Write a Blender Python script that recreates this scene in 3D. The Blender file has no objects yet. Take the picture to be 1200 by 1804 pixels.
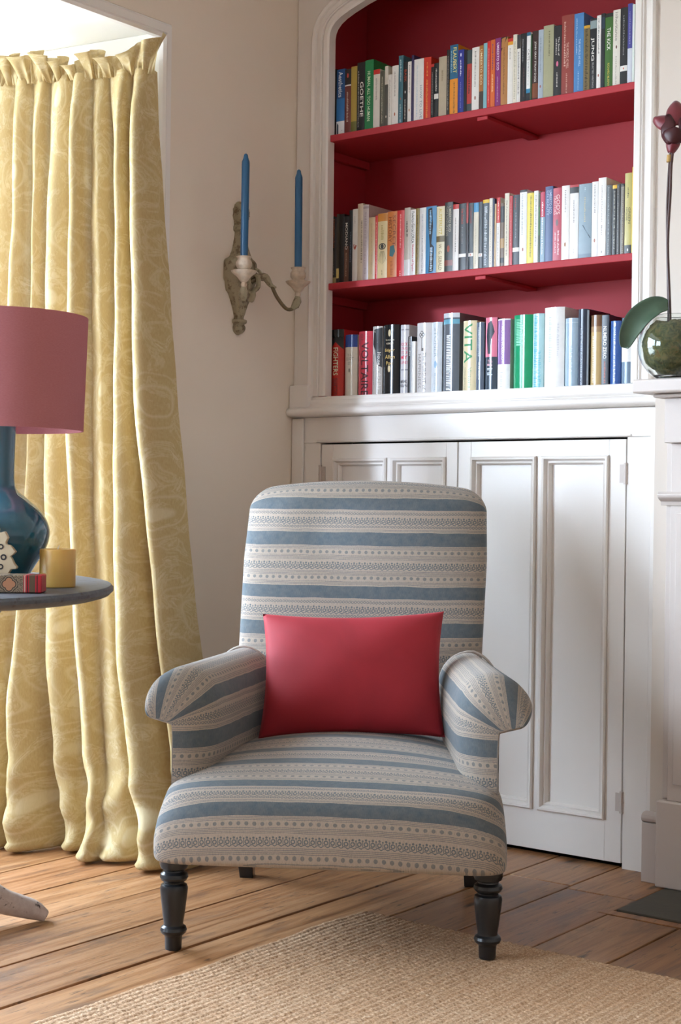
import bpy, bmesh, math, random
import numpy as np
from mathutils import Vector, Matrix
random.seed(7)
rng = np.random.default_rng(11)
scene = bpy.context.scene
COL = scene.collection

# ---------------------------------------------------------------- camera
F_PX = 2660.0
cam_d = bpy.data.cameras.new('camera')
cam = bpy.data.objects.new('camera', cam_d)
COL.objects.link(cam)
cam_d.sensor_fit = 'VERTICAL'
cam_d.sensor_height = 36.0
cam_d.lens = 36.0 * F_PX / 1804.0
cam_d.clip_start = 0.05
_R0 = Vector((0.7920, 0.6106, 0)).normalized()
_F0 = Vector((-0.6106, 0.7920, 0)).normalized()
_p, _rho = 13.0 / F_PX, 0.0125
_F = _F0 * math.cos(_p) - Vector((0, 0, 1)) * math.sin(_p)
_U = Vector((0, 0, 1)) * math.cos(_p) + _F0 * math.sin(_p)
_R = _R0 * math.cos(_rho) + _U * math.sin(_rho)
_UU = _U * math.cos(_rho) - _R0 * math.sin(_rho)
cam.matrix_world = Matrix(((_R.x, _UU.x, -_F.x, 0.0), (_R.y, _UU.y, -_F.y, 0.0), (_R.z, _UU.z, -_F.z, 0.94), (0, 0, 0, 1)))
scene.camera = cam

# ---------------------------------------------------------------- sky and exposure
world = bpy.data.worlds.new('sky')
scene.world = world
world.use_nodes = True
_bg = world.node_tree.nodes['Background']
_bg.inputs['Color'].default_value = (0.68, 0.83, 1.0, 1)
_bg.inputs['Strength'].default_value = 29.0
scene.view_settings.view_transform = 'Standard'
scene.view_settings.look = 'None'
scene.view_settings.exposure = 0.0
scene.view_settings.gamma = 1.0
scene.view_settings.use_curve_mapping = False
scene.cycles.max_bounces = 10
scene.cycles.diffuse_bounces = 6

sun_d = bpy.data.lights.new('hazy_sun', 'SUN'); sun_d.energy = 2.3; sun_d.angle = math.radians(3.5); sun_d.color = (0.66, 0.80, 1.0)
sun = bpy.data.objects.new('hazy_sun', sun_d); COL.objects.link(sun)
sun.rotation_euler = Vector((0.232, 0.961, -0.135)).to_track_quat('-Z', 'Y').to_euler()

def portal(name, loc, rot, sx, sy):          # helps the sky light find the window openings
    l = bpy.data.lights.new(name, 'AREA')
    l.shape = 'RECTANGLE'; l.size = sx; l.size_y = sy
    l.cycles.is_portal = True
    o = bpy.data.objects.new(name, l); COL.objects.link(o)
    o.location = loc; o.rotation_euler = rot
    return o
# an area light shines along its local -Z
portal('window_portal', (-3.69, 1.78, 1.36), (0, -math.pi / 2, 0), 1.75, 2.15)
portal('window_portal', (-3.41, -0.34, 1.70), (0, -math.pi / 2, math.radians(22.9)), 1.05, 1.50)

# ---------------------------------------------------------------- helpers
def hx(s, k=1.0):
    r = []
    for i in (0, 2, 4):
        c = int(s[i:i + 2], 16) / 255.0
        c = c / 12.92 if c <= 0.04045 else ((c + 0.055) / 1.055) ** 2.4
        r.append(min(1.0, c * k))
    return (*r, 1.0)

class NT:
    def __init__(self, name):
        self.m = bpy.data.materials.new(name); self.m.use_nodes = True
        self.t = self.m.node_tree; self.t.nodes.clear()
        self.out = self.t.nodes.new('ShaderNodeOutputMaterial')
    def n(self, kind, **kw):
        nd = self.t.nodes.new('ShaderNode' + kind)
        for k, v in kw.items():
            if k in ('noise_dimensions', 'operation', 'blend_type', 'data_type', 'wave_type', 'bands_direction', 'feature', 'distance', 'attribute_name', 'clamp', 'wave_profile'):
                setattr(nd, k, v)
        return nd
    def link(self, a, b): self.t.links.new(a, b)
    def put(self, sock, v):
        if hasattr(v, 'is_output') or isinstance(v, bpy.types.NodeSocket): self.link(v, sock)
        else: sock.default_value = v
    def math(self, op, a, b=None, c=None):
        nd = self.n('Math', operation=op)
        self.put(nd.inputs[0], a)
        if b is not None: self.put(nd.inputs[1], b)
        if c is not None: self.put(nd.inputs[2], c)
        return nd.outputs[0]
    def mix(self, f, a, b, mode='MIX'):
        nd = self.n('Mix', data_type='RGBA', blend_type=mode)
        self.put(nd.inputs[0], f); self.put(nd.inputs[6], a); self.put(nd.inputs[7], b)
        return nd.outputs[2]
    def ramp(self, f, stops, interp='LINEAR'):
        nd = self.n('ValToRGB'); self.put(nd.inputs[0], f)
        cr = nd.color_ramp; cr.interpolation = interp
        while len(cr.elements) > 1: cr.elements.remove(cr.elements[-1])
        cr.elements[0].position = stops[0][0]; cr.elements[0].color = stops[0][1]
        for p, c in stops[1:]:
            e = cr.elements.new(p); e.color = c
        return nd.outputs[0]
    def coords(self, kind='Object', scale=(1, 1, 1), loc=(0, 0, 0)):
        tc = self.n('TexCoord'); mp = self.n('Mapping')
        self.link(tc.outputs[kind], mp.inputs[0])
        mp.inputs['Scale'].default_value = scale; mp.inputs['Location'].default_value = loc
        return mp.outputs[0]
    def noise(self, vec, scale, detail=3, rough=0.5, dist=0.0):
        nd = self.n('TexNoise'); self.link(vec, nd.inputs['Vector'])
        nd.inputs['Scale'].default_value = scale; nd.inputs['Detail'].default_value = detail
        nd.inputs['Roughness'].default_value = rough; nd.inputs['Distortion'].default_value = dist
        return nd.outputs[0]
    def voro(self, vec, scale, out=0, feature='F1'):
        nd = self.n('TexVoronoi', feature=feature); self.link(vec, nd.inputs['Vector'])
        nd.inputs['Scale'].default_value = scale
        return nd.outputs[out]
    def bump(self, h, strength=0.3, dist=0.01):
        nd = self.n('Bump'); self.link(h, nd.inputs['Height'])
        nd.inputs['Strength'].default_value = strength; nd.inputs['Distance'].default_value = dist
        return nd.outputs[0]
    def bsdf(self, color, rough=0.5, normal=None, **kw):
        b = self.n('BsdfPrincipled')
        self.put(b.inputs['Base Color'], color); self.put(b.inputs['Roughness'], rough)
        if normal is not None: self.link(normal, b.inputs['Normal'])
        for k, v in kw.items(): self.put(b.inputs[k.replace('_', ' ')], v)
        self.link(b.outputs[0], self.out.inputs[0])
        return b

_mc = {}
def plain(name, color, rough=0.5, var=0.06, nscale=30, bump=0.0, bscale=200, **kw):
    if name in _mc: return _mc[name]
    t = NT(name); v = t.coords()
    n = t.noise(v, nscale, 3)
    dark = tuple(c * (1 - var) for c in color[:3]) + (1,)
    light = tuple(min(1, c * (1 + var)) for c in color[:3]) + (1,)
    col = t.mix(n, dark, light)
    nm = None
    if bump: nm = t.bump(t.noise(v, bscale, 2), bump, 0.002)
    t.bsdf(col, rough, nm, **kw)
    _mc[name] = t.m
    return t.m

class MB:
    def __init__(self): self.v = []; self.f = []; self.uv = []
    def add(self, vs, fs, uvs=None):
        o = len(self.v); self.v += [tuple(p) for p in vs]
        self.f += [tuple(i + o for i in q) for q in fs]
        self.uv += list(uvs) if uvs is not None else [(0, 0)] * len(vs)
        return self
    def box(self, x0, x1, y0, y1, z0, z1):
        return self.add([(x0, y0, z0), (x1, y0, z0), (x1, y1, z0), (x0, y1, z0), (x0, y0, z1), (x1, y0, z1), (x1, y1, z1), (x0, y1, z1)],
                        [(0, 3, 2, 1), (4, 5, 6, 7), (0, 1, 5, 4), (1, 2, 6, 5), (2, 3, 7, 6), (3, 0, 4, 7)])
    def prism(self, pts, fn):                 # pts 2D outline, fn(p, k) -> 3D for k = 0, 1
        n = len(pts)
        vs = [fn(p, 0) for p in pts] + [fn(p, 1) for p in pts]
        fs = [(i, (i + 1) % n, n + (i + 1) % n, n + i) for i in range(n)]
        fs += [tuple(range(n - 1, -1, -1)), tuple(range(n, 2 * n))]
        return self.add(vs, fs)
    def grid(self, fn, nu, nv, closeu=False, uv=None, cap0=False, cap1=False):
        vs, us = [], []
        for j in range(nv):
            for i in range(nu):
                vs.append(fn(i, j)); us.append(uv(i, j) if uv else (i / max(1, nu - 1), j / max(1, nv - 1)))
        fs = []
        for j in range(nv - 1):
            for i in range(nu if closeu else nu - 1):
                k = (i + 1) % nu
                fs.append((j * nu + i, j * nu + k, (j + 1) * nu + k, (j + 1) * nu + i))
        if cap0: fs.append(tuple(range(nu - 1, -1, -1)))
        if cap1: fs.append(tuple((nv - 1) * nu + i for i in range(nu)))
        return self.add(vs, fs, us)
    def lathe(self, prof, c=(0, 0, 0), n=24, axis=None, cap=True):
        c = Vector(c)
        if axis is None: ax, ay, az = Vector((1, 0, 0)), Vector((0, 1, 0)), Vector((0, 0, 1))
        else:
            az = Vector(axis).normalized(); ax = az.orthogonal().normalized(); ay = az.cross(ax)
        def fn(i, j):
            r, h = prof[j]; a = 2 * math.pi * i / n
            return c + ax * (r * math.cos(a)) + ay * (r * math.sin(a)) + az * h
        return self.grid(fn, n, len(prof), True, None, cap and prof[0][0] > 1e-6, cap and prof[-1][0] > 1e-6)
    def tube(self, path, rad, n=8, cap=True):
        path = [Vector(p) for p in path]
        rad = rad if hasattr(rad, '__len__') else [rad] * len(path)
        fr = []; up = None
        for i, p in enumerate(path):
            t = (path[min(i + 1, len(path) - 1)] - path[max(i - 1, 0)]).normalized()
            if up is None: up = t.orthogonal().normalized()
            up = (up - t * up.dot(t)).normalized()
            fr.append((up.copy(), t.cross(up)))
        def fn(i, j):
            a = 2 * math.pi * i / n; u, w = fr[j]
            return path[j] + (u * math.cos(a) + w * math.sin(a)) * rad[j]
        return self.grid(fn, n, len(path), True, None, cap, cap)
    def build(self, name, mat=None, parent=None, smooth=True, bevel=0.0, seg=2, fix=True, angle=0.7, weld=False):
        me = bpy.data.meshes.new(name)
        me.from_pydata(self.v, [], self.f)
        ul = me.uv_layers.new(name='UVMap')
        idx = np.zeros(len(me.loops), dtype=np.int32); me.loops.foreach_get('vertex_index', idx)
        uva = np.array(self.uv, dtype=np.float32)[idx]
        ul.data.foreach_set('uv', uva.ravel())
        if fix or weld:
            bm = bmesh.new(); bm.from_mesh(me)
            if weld: bmesh.ops.remove_doubles(bm, verts=bm.verts, dist=1e-5)
            bmesh.ops.recalc_face_normals(bm, faces=bm.faces)
            bm.to_mesh(me); bm.free()
        me.update()
        if smooth:
            me.shade_smooth(); me.set_sharp_from_angle(angle=angle)
        if mat: me.materials.append(mat)
        o = bpy.data.objects.new(name, me); COL.objects.link(o)
        if parent is not None: o.parent = parent
        if bevel:
            m = o.modifiers.new('bevel', 'BEVEL'); m.width = bevel; m.segments = seg; m.limit_method = 'ANGLE'
        return o

def thing(name, label, cat, loc=(0, 0, 0), rz=0.0, group=None):
    o = bpy.data.objects.new(name, None); COL.objects.link(o)
    o.empty_display_size = 0.05
    o.location = loc; o.rotation_euler = (0, 0, rz)
    tag(o, label, cat, group)
    return o
def tag(o, label, cat, group=None):
    o['label'] = label; o['category'] = cat
    if group: o['group'] = group
    return o
def struct(o, label=None, cat=None):
    o['kind'] = 'structure'
    if label: o['label'] = label
    if cat: o['category'] = cat
    return o
def bx(name, mat, parent, x0, x1, y0, y1, z0, z1, bevel=0.0015, seg=2):
    return MB().box(x0, x1, y0, y1, z0, z1).build(name, mat, parent, bevel=bevel, seg=seg)
def catmull(pts, m):
    pts = [np.array(p, float) for p in pts]; out = []
    for i in range(len(pts) - 1):
        p0, p1, p2, p3 = pts[max(i - 1, 0)], pts[i], pts[i + 1], pts[min(i + 2, len(pts) - 1)]
        for k in range(m):
            t = k / m
            out.append(0.5 * ((2 * p1) + (-p0 + p2) * t + (2 * p0 - 5 * p1 + 4 * p2 - p3) * t * t + (-p0 + 3 * p1 - 3 * p2 + p3) * t ** 3))
    out.append(pts[-1]); return out
def interp(x, xs, ys): return float(np.interp(x, xs, ys))

# ---------------------------------------------------------------- materials
def m_paint(name, color, rough=0.42, brush=(3, 3, 60)):
    t = NT(name); v = t.coords('Object', brush); w = t.coords()
    n = t.noise(v, 9, 4); big = t.noise(w, 3.0, 3)
    c2 = tuple(c * 0.97 for c in color[:3]) + (1,)
    col = t.mix(big, c2, color)
    t.bsdf(col, rough, t.bump(n, 0.05, 0.002))
    return t.m
M_WALL = m_paint('wall_paint', hx('e6d8c8'), 0.75, (20, 20, 20))
M_CEIL = m_paint('ceiling_paint', hx('efece6'), 0.8, (20, 20, 20))
M_BREAST = m_paint('cream_wall_paint', hx('d0c4b8'), 0.7, (20, 20, 20))
M_FARWALL = m_paint('tan_wall_paint', hx('d6c8ba'), 0.8, (20, 20, 20))
M_WHITE = m_paint('white_woodwork_paint', hx('e6e0da'), 0.30, (60, 60, 4))
M_WHITEH = m_paint('white_woodwork_paint_level', hx('e6e0da'), 0.30, (4, 60, 60))
M_MANTEL = m_paint('mantel_paint', hx('c6bab2'), 0.42, (30, 30, 30))
M_RED = m_paint('crimson_paint', hx('b02a34'), 0.62, (6, 30, 30))
M_TRIM = m_paint('trim_paint', hx('e8e2dc'), 0.4, (40, 40, 4))

def m_floor():
    t = NT('old_pine_boards')
    oi = t.n('ObjectInfo')
    tc = t.n('TexCoord')
    off = t.n('CombineXYZ')
    t.link(t.math('MULTIPLY', oi.outputs['Random'], 37.0), off.inputs[1])
    t.link(t.math('MULTIPLY', oi.outputs['Random'], 11.0), off.inputs[2])
    add = t.n('VectorMath', operation='ADD'); t.link(tc.outputs['Object'], add.inputs[0]); t.link(off.outputs[0], add.inputs[1])
    def mp(s):
        m = t.n('Mapping'); t.link(add.outputs[0], m.inputs[0]); m.inputs['Scale'].default_value = s; return m.outputs[0]
    g = t.noise(mp((38, 1.6, 1)), 1.0, 5, 0.6, 1.2)
    g2 = t.noise(mp((260, 9.0, 1)), 1.0, 4, 0.7)
    col = t.ramp(g, [(0.25, hx('86603f')), (0.45, hx('b58e66')), (0.62, hx('cfae88')), (0.8, hx('a67a54'))])
    col = t.mix(t.math('MULTIPLY', g2, 0.5), col, hx('9a6c45'), 'MULTIPLY')
    tint = t.ramp(oi.outputs['Random'], [(0, hx('b89a80')), (0.35, hx('e8d2bc')), (0.7, hx('d0ac90')), (1, hx('f2dcc6'))])
    col = t.mix(0.8, col, tint, 'MULTIPLY')
    st = t.noise(mp((7, 1.7, 1)), 1.3, 4, 0.65, 0.6)
    stm = t.ramp(st, [(0.53, (0, 0, 0, 1)), (0.66, (1, 1, 1, 1))])
    col = t.mix(t.math('MULTIPLY', stm, 0.55), col, hx('4a3a34'))
    mk = t.ramp(t.noise(mp((95, 13, 1)), 1.0, 3, 0.7), [(0.60, (0, 0, 0, 1)), (0.68, (1, 1, 1, 1))])
    col = t.mix(t.math('MULTIPLY', mk, 0.7), col, hx('3a2a22'))
    kn = t.voro(mp((13, 3.6, 0)), 1.0)
    knm = t.ramp(kn, [(0.07, (1, 1, 1, 1)), (0.15, (0, 0, 0, 1))])
    col = t.mix(t.math('MULTIPLY', knm, 0.85), col, hx('2c1c14'))
    gl = t.n('Gamma'); t.link(col, gl.inputs[0]); gl.inputs[1].default_value = 1.0
    rough = t.math('MULTIPLY_ADD', g, 0.25, 0.30)
    t.bsdf(gl.outputs[0], rough, t.bump(t.math('ADD', g, t.math('MULTIPLY', g2, 0.6)), 0.25, 0.003))
    return t.m
M_FLOOR = m_floor()
M_SLAB = plain('dark_subfloor', hx('2a211b'), 0.9)

def m_stripe():
    t = NT('printed_stripe_linen')
    tc = t.n('TexCoord'); sp = t.n('SeparateXYZ'); t.link(tc.outputs['UV'], sp.inputs[0])
    P = 0.232
    wob = t.math('MULTIPLY', t.math('SUBTRACT', t.noise(tc.outputs['UV'], 14, 2), 0.5), 0.006)
    fine = t.noise(tc.outputs['UV'], 300, 1)
    w = t.math('ADD', t.math('ADD', sp.outputs[1], wob), t.math('MULTIPLY', t.math('SUBTRACT', fine, 0.5), 0.0012))
    u = sp.outputs[0]
    q = t.math('MULTIPLY', t.math('FRACT', t.math('DIVIDE', w, P)), P)
    f = t.math('DIVIDE', q, P)
    B, W = (0, 0, 0, 1), (1, 1, 1, 1)
    def zones(zs):
        st = [(0.0, B)]
        for a, b in zs:
            st += [(a / P, W), (b / P, B)]
        return t.ramp(f, st, 'CONSTANT')
    solid = zones([(0.0001, 0.032), (0.092, 0.127)])
    lz = zones([(0.0345, 0.0375), (0.083, 0.0895), (0.1295, 0.1385), (0.1515, 0.1645), (0.1925, 0.2055), (0.2185, 0.2295)])
    ln = t.math('GREATER_THAN', t.math('SINE', t.math('MULTIPLY', q, 2 * math.pi / 0.0034)), 0.15)
    ink = t.math('MAXIMUM', t.math('MULTIPLY', solid, 1.0), t.math('MULTIPLY', t.math('MULTIPLY', lz, ln), 0.62))
    def cell(pu, sh=0.0):
        return t.math('MULTIPLY', t.math('SUBTRACT', t.math('FRACT', t.math('ADD', t.math('DIVIDE', u, pu), sh)), 0.5), pu)
    def dist(du, c):
        dv = t.math('SUBTRACT', q, c)
        return t.math('SQRT', t.math('ADD', t.math('MULTIPLY', du, du), t.math('MULTIPLY', dv, dv)))
    def mx(a):
        nonlocal ink
        ink = t.math('MAXIMUM', ink, a)
    for c in (0.145, 0.212):
        mx(t.math('MULTIPLY', t.math('LESS_THAN', dist(cell(0.0165), c), 0.0042), 0.7))
    for c in (0.0425, 0.0775):
        d = dist(cell(0.0075), c)
        mx(t.math('MULTIPLY', t.math('LESS_THAN', t.math('ABSOLUTE', t.math('SUBTRACT', d, 0.0026)), 0.0009), 0.75))
    for c in (0.0605, 0.179):
        du = cell(0.0135); d = dist(du, c + 0.0025)
        mx(t.math('MULTIPLY', t.math('LESS_THAN', t.math('ABSOLUTE', t.math('SUBTRACT', d, 0.0036)), 0.0012), 0.9))
        # bud above the ring
        mx(t.math('MULTIPLY', t.math('LESS_THAN', dist(du, c - 0.0055), 0.0024), 0.9))
        # stalk and bud between the rings
        du2 = cell(0.0135, 0.5)
        stalk = t.math('MULTIPLY', t.math('LESS_THAN', t.math('ABSOLUTE', du2), 0.0008), t.math('LESS_THAN', t.math('ABSOLUTE', t.math('SUBTRACT', q, c + 0.002)), 0.006))
        mx(t.math('MULTIPLY', stalk, 0.9))
        mx(t.math('MULTIPLY', t.math('LESS_THAN', dist(du2, c - 0.004), 0.0018), 0.9))
        # scalloped ground line
        sc = t.math('ADD', q, t.math('MULTIPLY', t.math('SINE', t.math('MULTIPLY', u, 2 * math.pi / 0.0135)), 0.0016))
        mx(t.math('MULTIPLY', t.math('LESS_THAN', t.math('ABSOLUTE', t.math('SUBTRACT', sc, c + 0.0095)), 0.0010), 0.9))
    wear = t.noise(tc.outputs['UV'], 60, 3, 0.6)
    ink = t.math('MULTIPLY', ink, t.math('MULTIPLY_ADD', wear, 0.35, 0.74))
    mpv = t.n('Mapping'); t.link(tc.outputs['UV'], mpv.inputs[0]); mpv.inputs['Scale'].default_value = (900, 120, 1)
    weave = t.noise(mpv.outputs[0], 1.0, 1)
    cream = t.mix(weave, hx('887a6c'), hx('b2a496'))
    blue = t.mix(weave, hx('3d4a52'), hx('525f67'))
    col = t.mix(ink, cream, blue)
    t.bsdf(col, 0.85, t.bump(t.math('ADD', weave, fine), 0.12, 0.001), Sheen_Weight=0.15)
    return t.m
M_STRIPE = m_stripe()
M_PIPING = plain('piping_linen', hx('b4aaa2'), 0.85)
M_BLACKWOOD = plain('ebonised_wood', hx('1d1f22'), 0.28, 0.15, 60)

def m_velvet():
    t = NT('red_velvet'); v = t.coords('Object')
    n = t.noise(v, 7, 3, 0.5, 0.8); f = t.noise(v, 500, 1)
    col = t.mix(n, hx('84121e'), hx('a81e2c'))
    t.bsdf(col, 0.75, t.bump(f, 0.15, 0.001), Sheen_Weight=0.3, Sheen_Roughness=0.35, Sheen_Tint=hx('d86a70'))
    return t.m
M_VELVET = m_velvet()

def m_curtain():
    t = NT('gold_damask_linen'); tc = t.n('TexCoord')
    m = t.n('Mapping'); t.link(tc.outputs['UV'], m.inputs[0]); m.inputs['Scale'].default_value = (1, 1, 1)
    uv = m.outputs[0]
    nz = t.n('TexNoise'); t.link(uv, nz.inputs['Vector']); nz.inputs['Scale'].default_value = 5; nz.inputs['Detail'].default_value = 2
    ad = t.n('VectorMath', operation='MULTIPLY_ADD'); t.link(nz.outputs['Color'], ad.inputs[0]); ad.inputs[1].default_value = (0.12, 0.12, 0); t.link(uv, ad.inputs[2])
    d = t.voro(ad.outputs[0], 6.0)
    ring = t.ramp(d, [(0.0, (1, 1, 1, 1)), (0.12, (0.9, 0.9, 0.9, 1)), (0.17, (0, 0, 0, 1)), (0.27, (0, 0, 0, 1)), (0.30, (0.7, 0.7, 0.7, 1)), (0.34, (0, 0, 0, 1)), (0.44, (0.0, 0, 0, 1)), (0.47, (.5, .5, .5, 1)), (0.5, (0, 0, 0, 1))])
    sw = t.noise(uv, 11, 4, 0.55, 2.2)
    swm = t.ramp(sw, [(0.50, (0, 0, 0, 1)), (0.56, (0.55, 0.55, 0.55, 1)), (0.60, (0.0, 0.0, 0.0, 1)), (0.66, (0.8, 0.8, 0.8, 1))])
    pat = t.math('MAXIMUM', ring, swm)
    mw = t.n('Mapping'); t.link(tc.outputs['UV'], mw.inputs[0]); mw.inputs['Scale'].default_value = (500, 90, 1)
    wv = t.noise(mw.outputs[0], 1, 1)
    base = t.mix(wv, hx('b39a6a'), hx('c8b48a'))
    col = t.mix(t.math('MULTIPLY', pat, 0.40), base, hx('eee6c8'))
    nm = t.bump(wv, 0.1, 0.001)
    df = t.n('BsdfDiffuse'); t.link(col, df.inputs[0]); t.link(nm, df.inputs['Normal'])
    tr = t.n('BsdfTranslucent'); t.link(col, tr.inputs[0])
    mx = t.n('MixShader'); mx.inputs[0].default_value = 0.16
    t.link(df.outputs[0], mx.inputs[1]); t.link(tr.outputs[0], mx.inputs[2]); t.link(mx.outputs[0], t.out.inputs[0])
    return t.m
M_CURTAIN = m_curtain()

def m_rug():
    t = NT('braided_jute'); v = t.coords()
    n = t.noise(v, 260, 2, 0.6); b = t.noise(v, 3.2, 3); tc = t.coords('Object', (60, 2.5, 1))
    r = t.noise(tc, 1.0, 3)
    col = t.ramp(n, [(0.3, hx('8c7056')), (0.5, hx('bda080')), (0.72, hx('e2d0b8'))])
    col = t.mix(t.math('MULTIPLY', r, 0.55), col, hx('c89c6a'), 'MULTIPLY')
    col = t.mix(t.math('MULTIPLY', b, 0.3), col, hx('b98450'))
    t.bsdf(col, 0.9, t.bump(n, 0.4, 0.002))
    return t.m
M_RUG = m_rug()

def m_tabletop():
    t = NT('worn_painted_tabletop'); v = t.coords('Object', (4, 30, 30)); w = t.coords()
    n = t.noise(v, 3, 4, 0.6); s = t.noise(w, 40, 4, 0.7)
    col = t.mix(n, hx('3c4046'), hx('64686f'))
    col = t.mix(t.ramp(s, [(0.55, (0, 0, 0, 1)), (0.68, (1, 1, 1, 1))]), col, hx('3a342f'))
    t.bsdf(col, 0.45, t.bump(s, 0.2, 0.002)); return t.m
M_TABLE = m_tabletop()
def m_chipped():
    t = NT('chipped_pale_paint'); w = t.coords()
    n = t.noise(w, 22, 5, 0.7); n2 = t.noise(w, 70, 3, 0.6)
    col = t.mix(n2, hx('9c8a80'), hx('c0b0a6'))
    col = t.mix(t.ramp(n, [(0.60, (0, 0, 0, 1)), (0.63, (1, 1, 1, 1))]), col, hx('463a34'))
    t.bsdf(col, 0.55, t.bump(n, 0.4, 0.003)); return t.m
M_CHIP = m_chipped()
def m_sconce():
    t = NT('worn_gilt_wood'); w = t.coords()
    n = t.noise(w, 55, 5, 0.65); n2 = t.noise(w, 16, 3)
    col = t.mix(n2, hx('8a8468'), hx('a89a80'))
    col = t.mix(t.ramp(n, [(0.5, (0, 0, 0, 1)), (0.62, (1, 1, 1, 1))]), col, hx('6e5c42'))
    t.bsdf(col, 0.6, t.bump(n, 0.6, 0.004)); return t.m
M_SCONCE = m_sconce()
M_SCONCE_PALE = plain('worn_cream_gesso', hx('c4b29c'), 0.6, 0.35, 70, 0.5, 90)
M_METALARM = plain('tarnished_brass', hx('6e614a'), 0.4, 0.3, 80, Metallic=0.7)
M_BLUECANDLE = plain('blue_wax', hx('1f567c'), 0.4, 0.05, 20)
M_WICK = plain('wick_cotton', hx('d8d4cc'), 0.9)
M_PAGE = plain('paper_pages', hx('cfc2a4'), 0.9, 0.1, 300)
M_SLATE = plain('slate', hx('4c4a42'), 0.6, 0.25, 14, 0.3, 60)
M_IRON = plain('dark_iron', hx('1a1a1b'), 0.6, 0.2)
M_GRASS = plain('paving', hx('b4b0a8'), 0.9, 0.3, 2)
# ================================================================ the room
X0, Y0 = -2.94, 3.57          # left wall face, cupboard front
XR, YB, ZC = 1.6, -2.6, 2.78

# ---- floor: dark subfloor and single boards
floor = struct(MB().box(-3.9, XR, YB, 3.9, -0.07, -0.028).build('floor', M_SLAB, smooth=False))
edges = [-3.63, -3.41, -3.205, -2.999, -2.79, -2.587, -2.385, -2.192, -2.01, -1.827, -1.634, -1.455, -1.26, -1.07, -0.88, -0.68, -0.49, -0.3, -0.1, 0.1, 0.3, 0.5, 0.7, 0.9, 1.1, 1.3, 1.59]
joints = {7: 0.7, 8: 3.33, 9: 3.30, 10: 0.6, 4: 0.9, 5: 0.4, 6: -0.5}
for i in range(len(edges) - 1):
    a, b = edges[i] + 0.0026, edges[i + 1] - 0.0026
    ys = [YB + 0.01, 3.60 if edges[i] < -1.72 else 3.148]
    if edges[i] < -2.95: ys = [0.42, 2.84]
    if edges[i] > -1.66 and edges[i] < -0.2: ys[1] = 3.148
    if edges[i] > -0.25: ys[1] = 3.56
    j = joints.get(i, random.uniform(-1.5, 0.5))
    cuts = [ys[0], j, ys[1]]
    for k in range(2):
        dz = random.uniform(-0.0016, 0.0008)
        bx('floorboard', M_FLOOR, floor, a, b, cuts[k] + 0.002, cuts[k + 1] - 0.002, -0.026, dz, 0.0022, 2)
bx('floorboard', M_FLOOR, floor, -1.66, -0.22, 3.152, 3.186, -0.026, 0.0, 0.002)
bx('floorboard', M_FLOOR, floor, -1.722, -1.636, 3.152, 3.47, -0.026, -0.001, 0.002)

hearth = MB().box(-1.632, -0.22, 3.19, 3.62, -0.026, 0.003).build('hearth_slab', M_SLATE, bevel=0.003)
tag(hearth, 'grey slate hearth slab set into the boards before the fireplace', 'hearth')

# ---- walls
w = MB()
w.box(-3.4, X0, 3.02, 3.95, -0.03, ZC)                 # between bay and corner
w.box(-3.15, X0, -1.00, 3.02, 2.262, ZC)               # above the bay
w.box(-3.15, X0, YB, -1.00, -0.03, ZC)
struct(w.build('wall_left', M_WALL, smooth=False))
struct(MB().box(X0, 0.0, 3.905, 3.95, -0.03, ZC).box(-0.22, XR, 3.57, 3.9, -0.03, ZC).build('wall_back', M_BREAST, smooth=False))
brs = MB()
brs.box(-1.700, -1.44, 3.50, 3.89, -0.03, ZC).box(-0.48, -0.22, 3.50, 3.89, -0.03, ZC).box(-1.44, -0.48, 3.50, 3.89, 0.95, ZC).box(-1.44, -0.48, 3.80, 3.89, -0.03, 0.95)
struct(brs.build('wall_chimney', M_BREAST, smooth=False))
struct(MB().box(XR, 1.75, YB, 3.95, -0.03, ZC).build('wall_right', M_FARWALL, smooth=False))
struct(MB().box(-3.15, XR, YB - 0.1, YB, -0.03, ZC).build('wall_front', M_FARWALL, smooth=False))
struct(MB().box(-3.4, 1.75, YB - 0.1, 3.95, ZC, ZC + 0.1).build('ceiling', M_CEIL, smooth=False))

# ---- the window bay: soffit, splayed sides, sill wall
SA, SB, SC, SD = (-2.945, 3.02), (-3.64, 2.906), (-3.64, 0.40), (-3.05, -1.00)
bay = MB()
bay.prism([(X0, 3.02), (SB[0] - 0.12, SB[1] + 0.12), (SC[0] - 0.12, SC[1] - 0.1), (SD[0] - 0.1, SD[1]), (X0, -1.00)], lambda p, k: (p[0], p[1], 2.249 + 0.08 * k if p[0] < -3 else 2.249 + 0.012 * k))
struct(bay.build('ceiling_bay', M_CEIL, smooth=False))
bay = MB()
def along(a, b, t0, t1, z0, z1, th=0.10):
    a, b = Vector((*a, 0)), Vector((*b, 0)); d = (b - a); n = Vector((-d.y, d.x, 0)).normalized() * th
    p, q = a + d * t0, a + d * t1
    bay.prism([(p.x, p.y), (q.x, q.y), (q.x + n.x, q.y + n.y), (p.x + n.x, p.y + n.y)], lambda c, k: (c[0], c[1], z0 + (z1 - z0) * k))
along(SB, SA, 0.60, 1.0, -0.03, 2.248); along(SB, SA, 0.0, 0.60, -0.03, 0.5); along(SB, SA, 0.0, 0.60, 2.15, 2.248); along(SB, SA, 0, 0.08, 0.5, 2.15)
bay.box(-3.74, -3.64, 0.40, 2.91, -0.03, 0.5).box(-3.74, -3.64, 0.40, 2.91, 2.2, 2.248).box(-3.74, -3.64, 0.40, 0.75, 0.5, 2.2).box(-3.74, -3.64, 2.80, 3.0, 0.5, 2.2)
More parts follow.
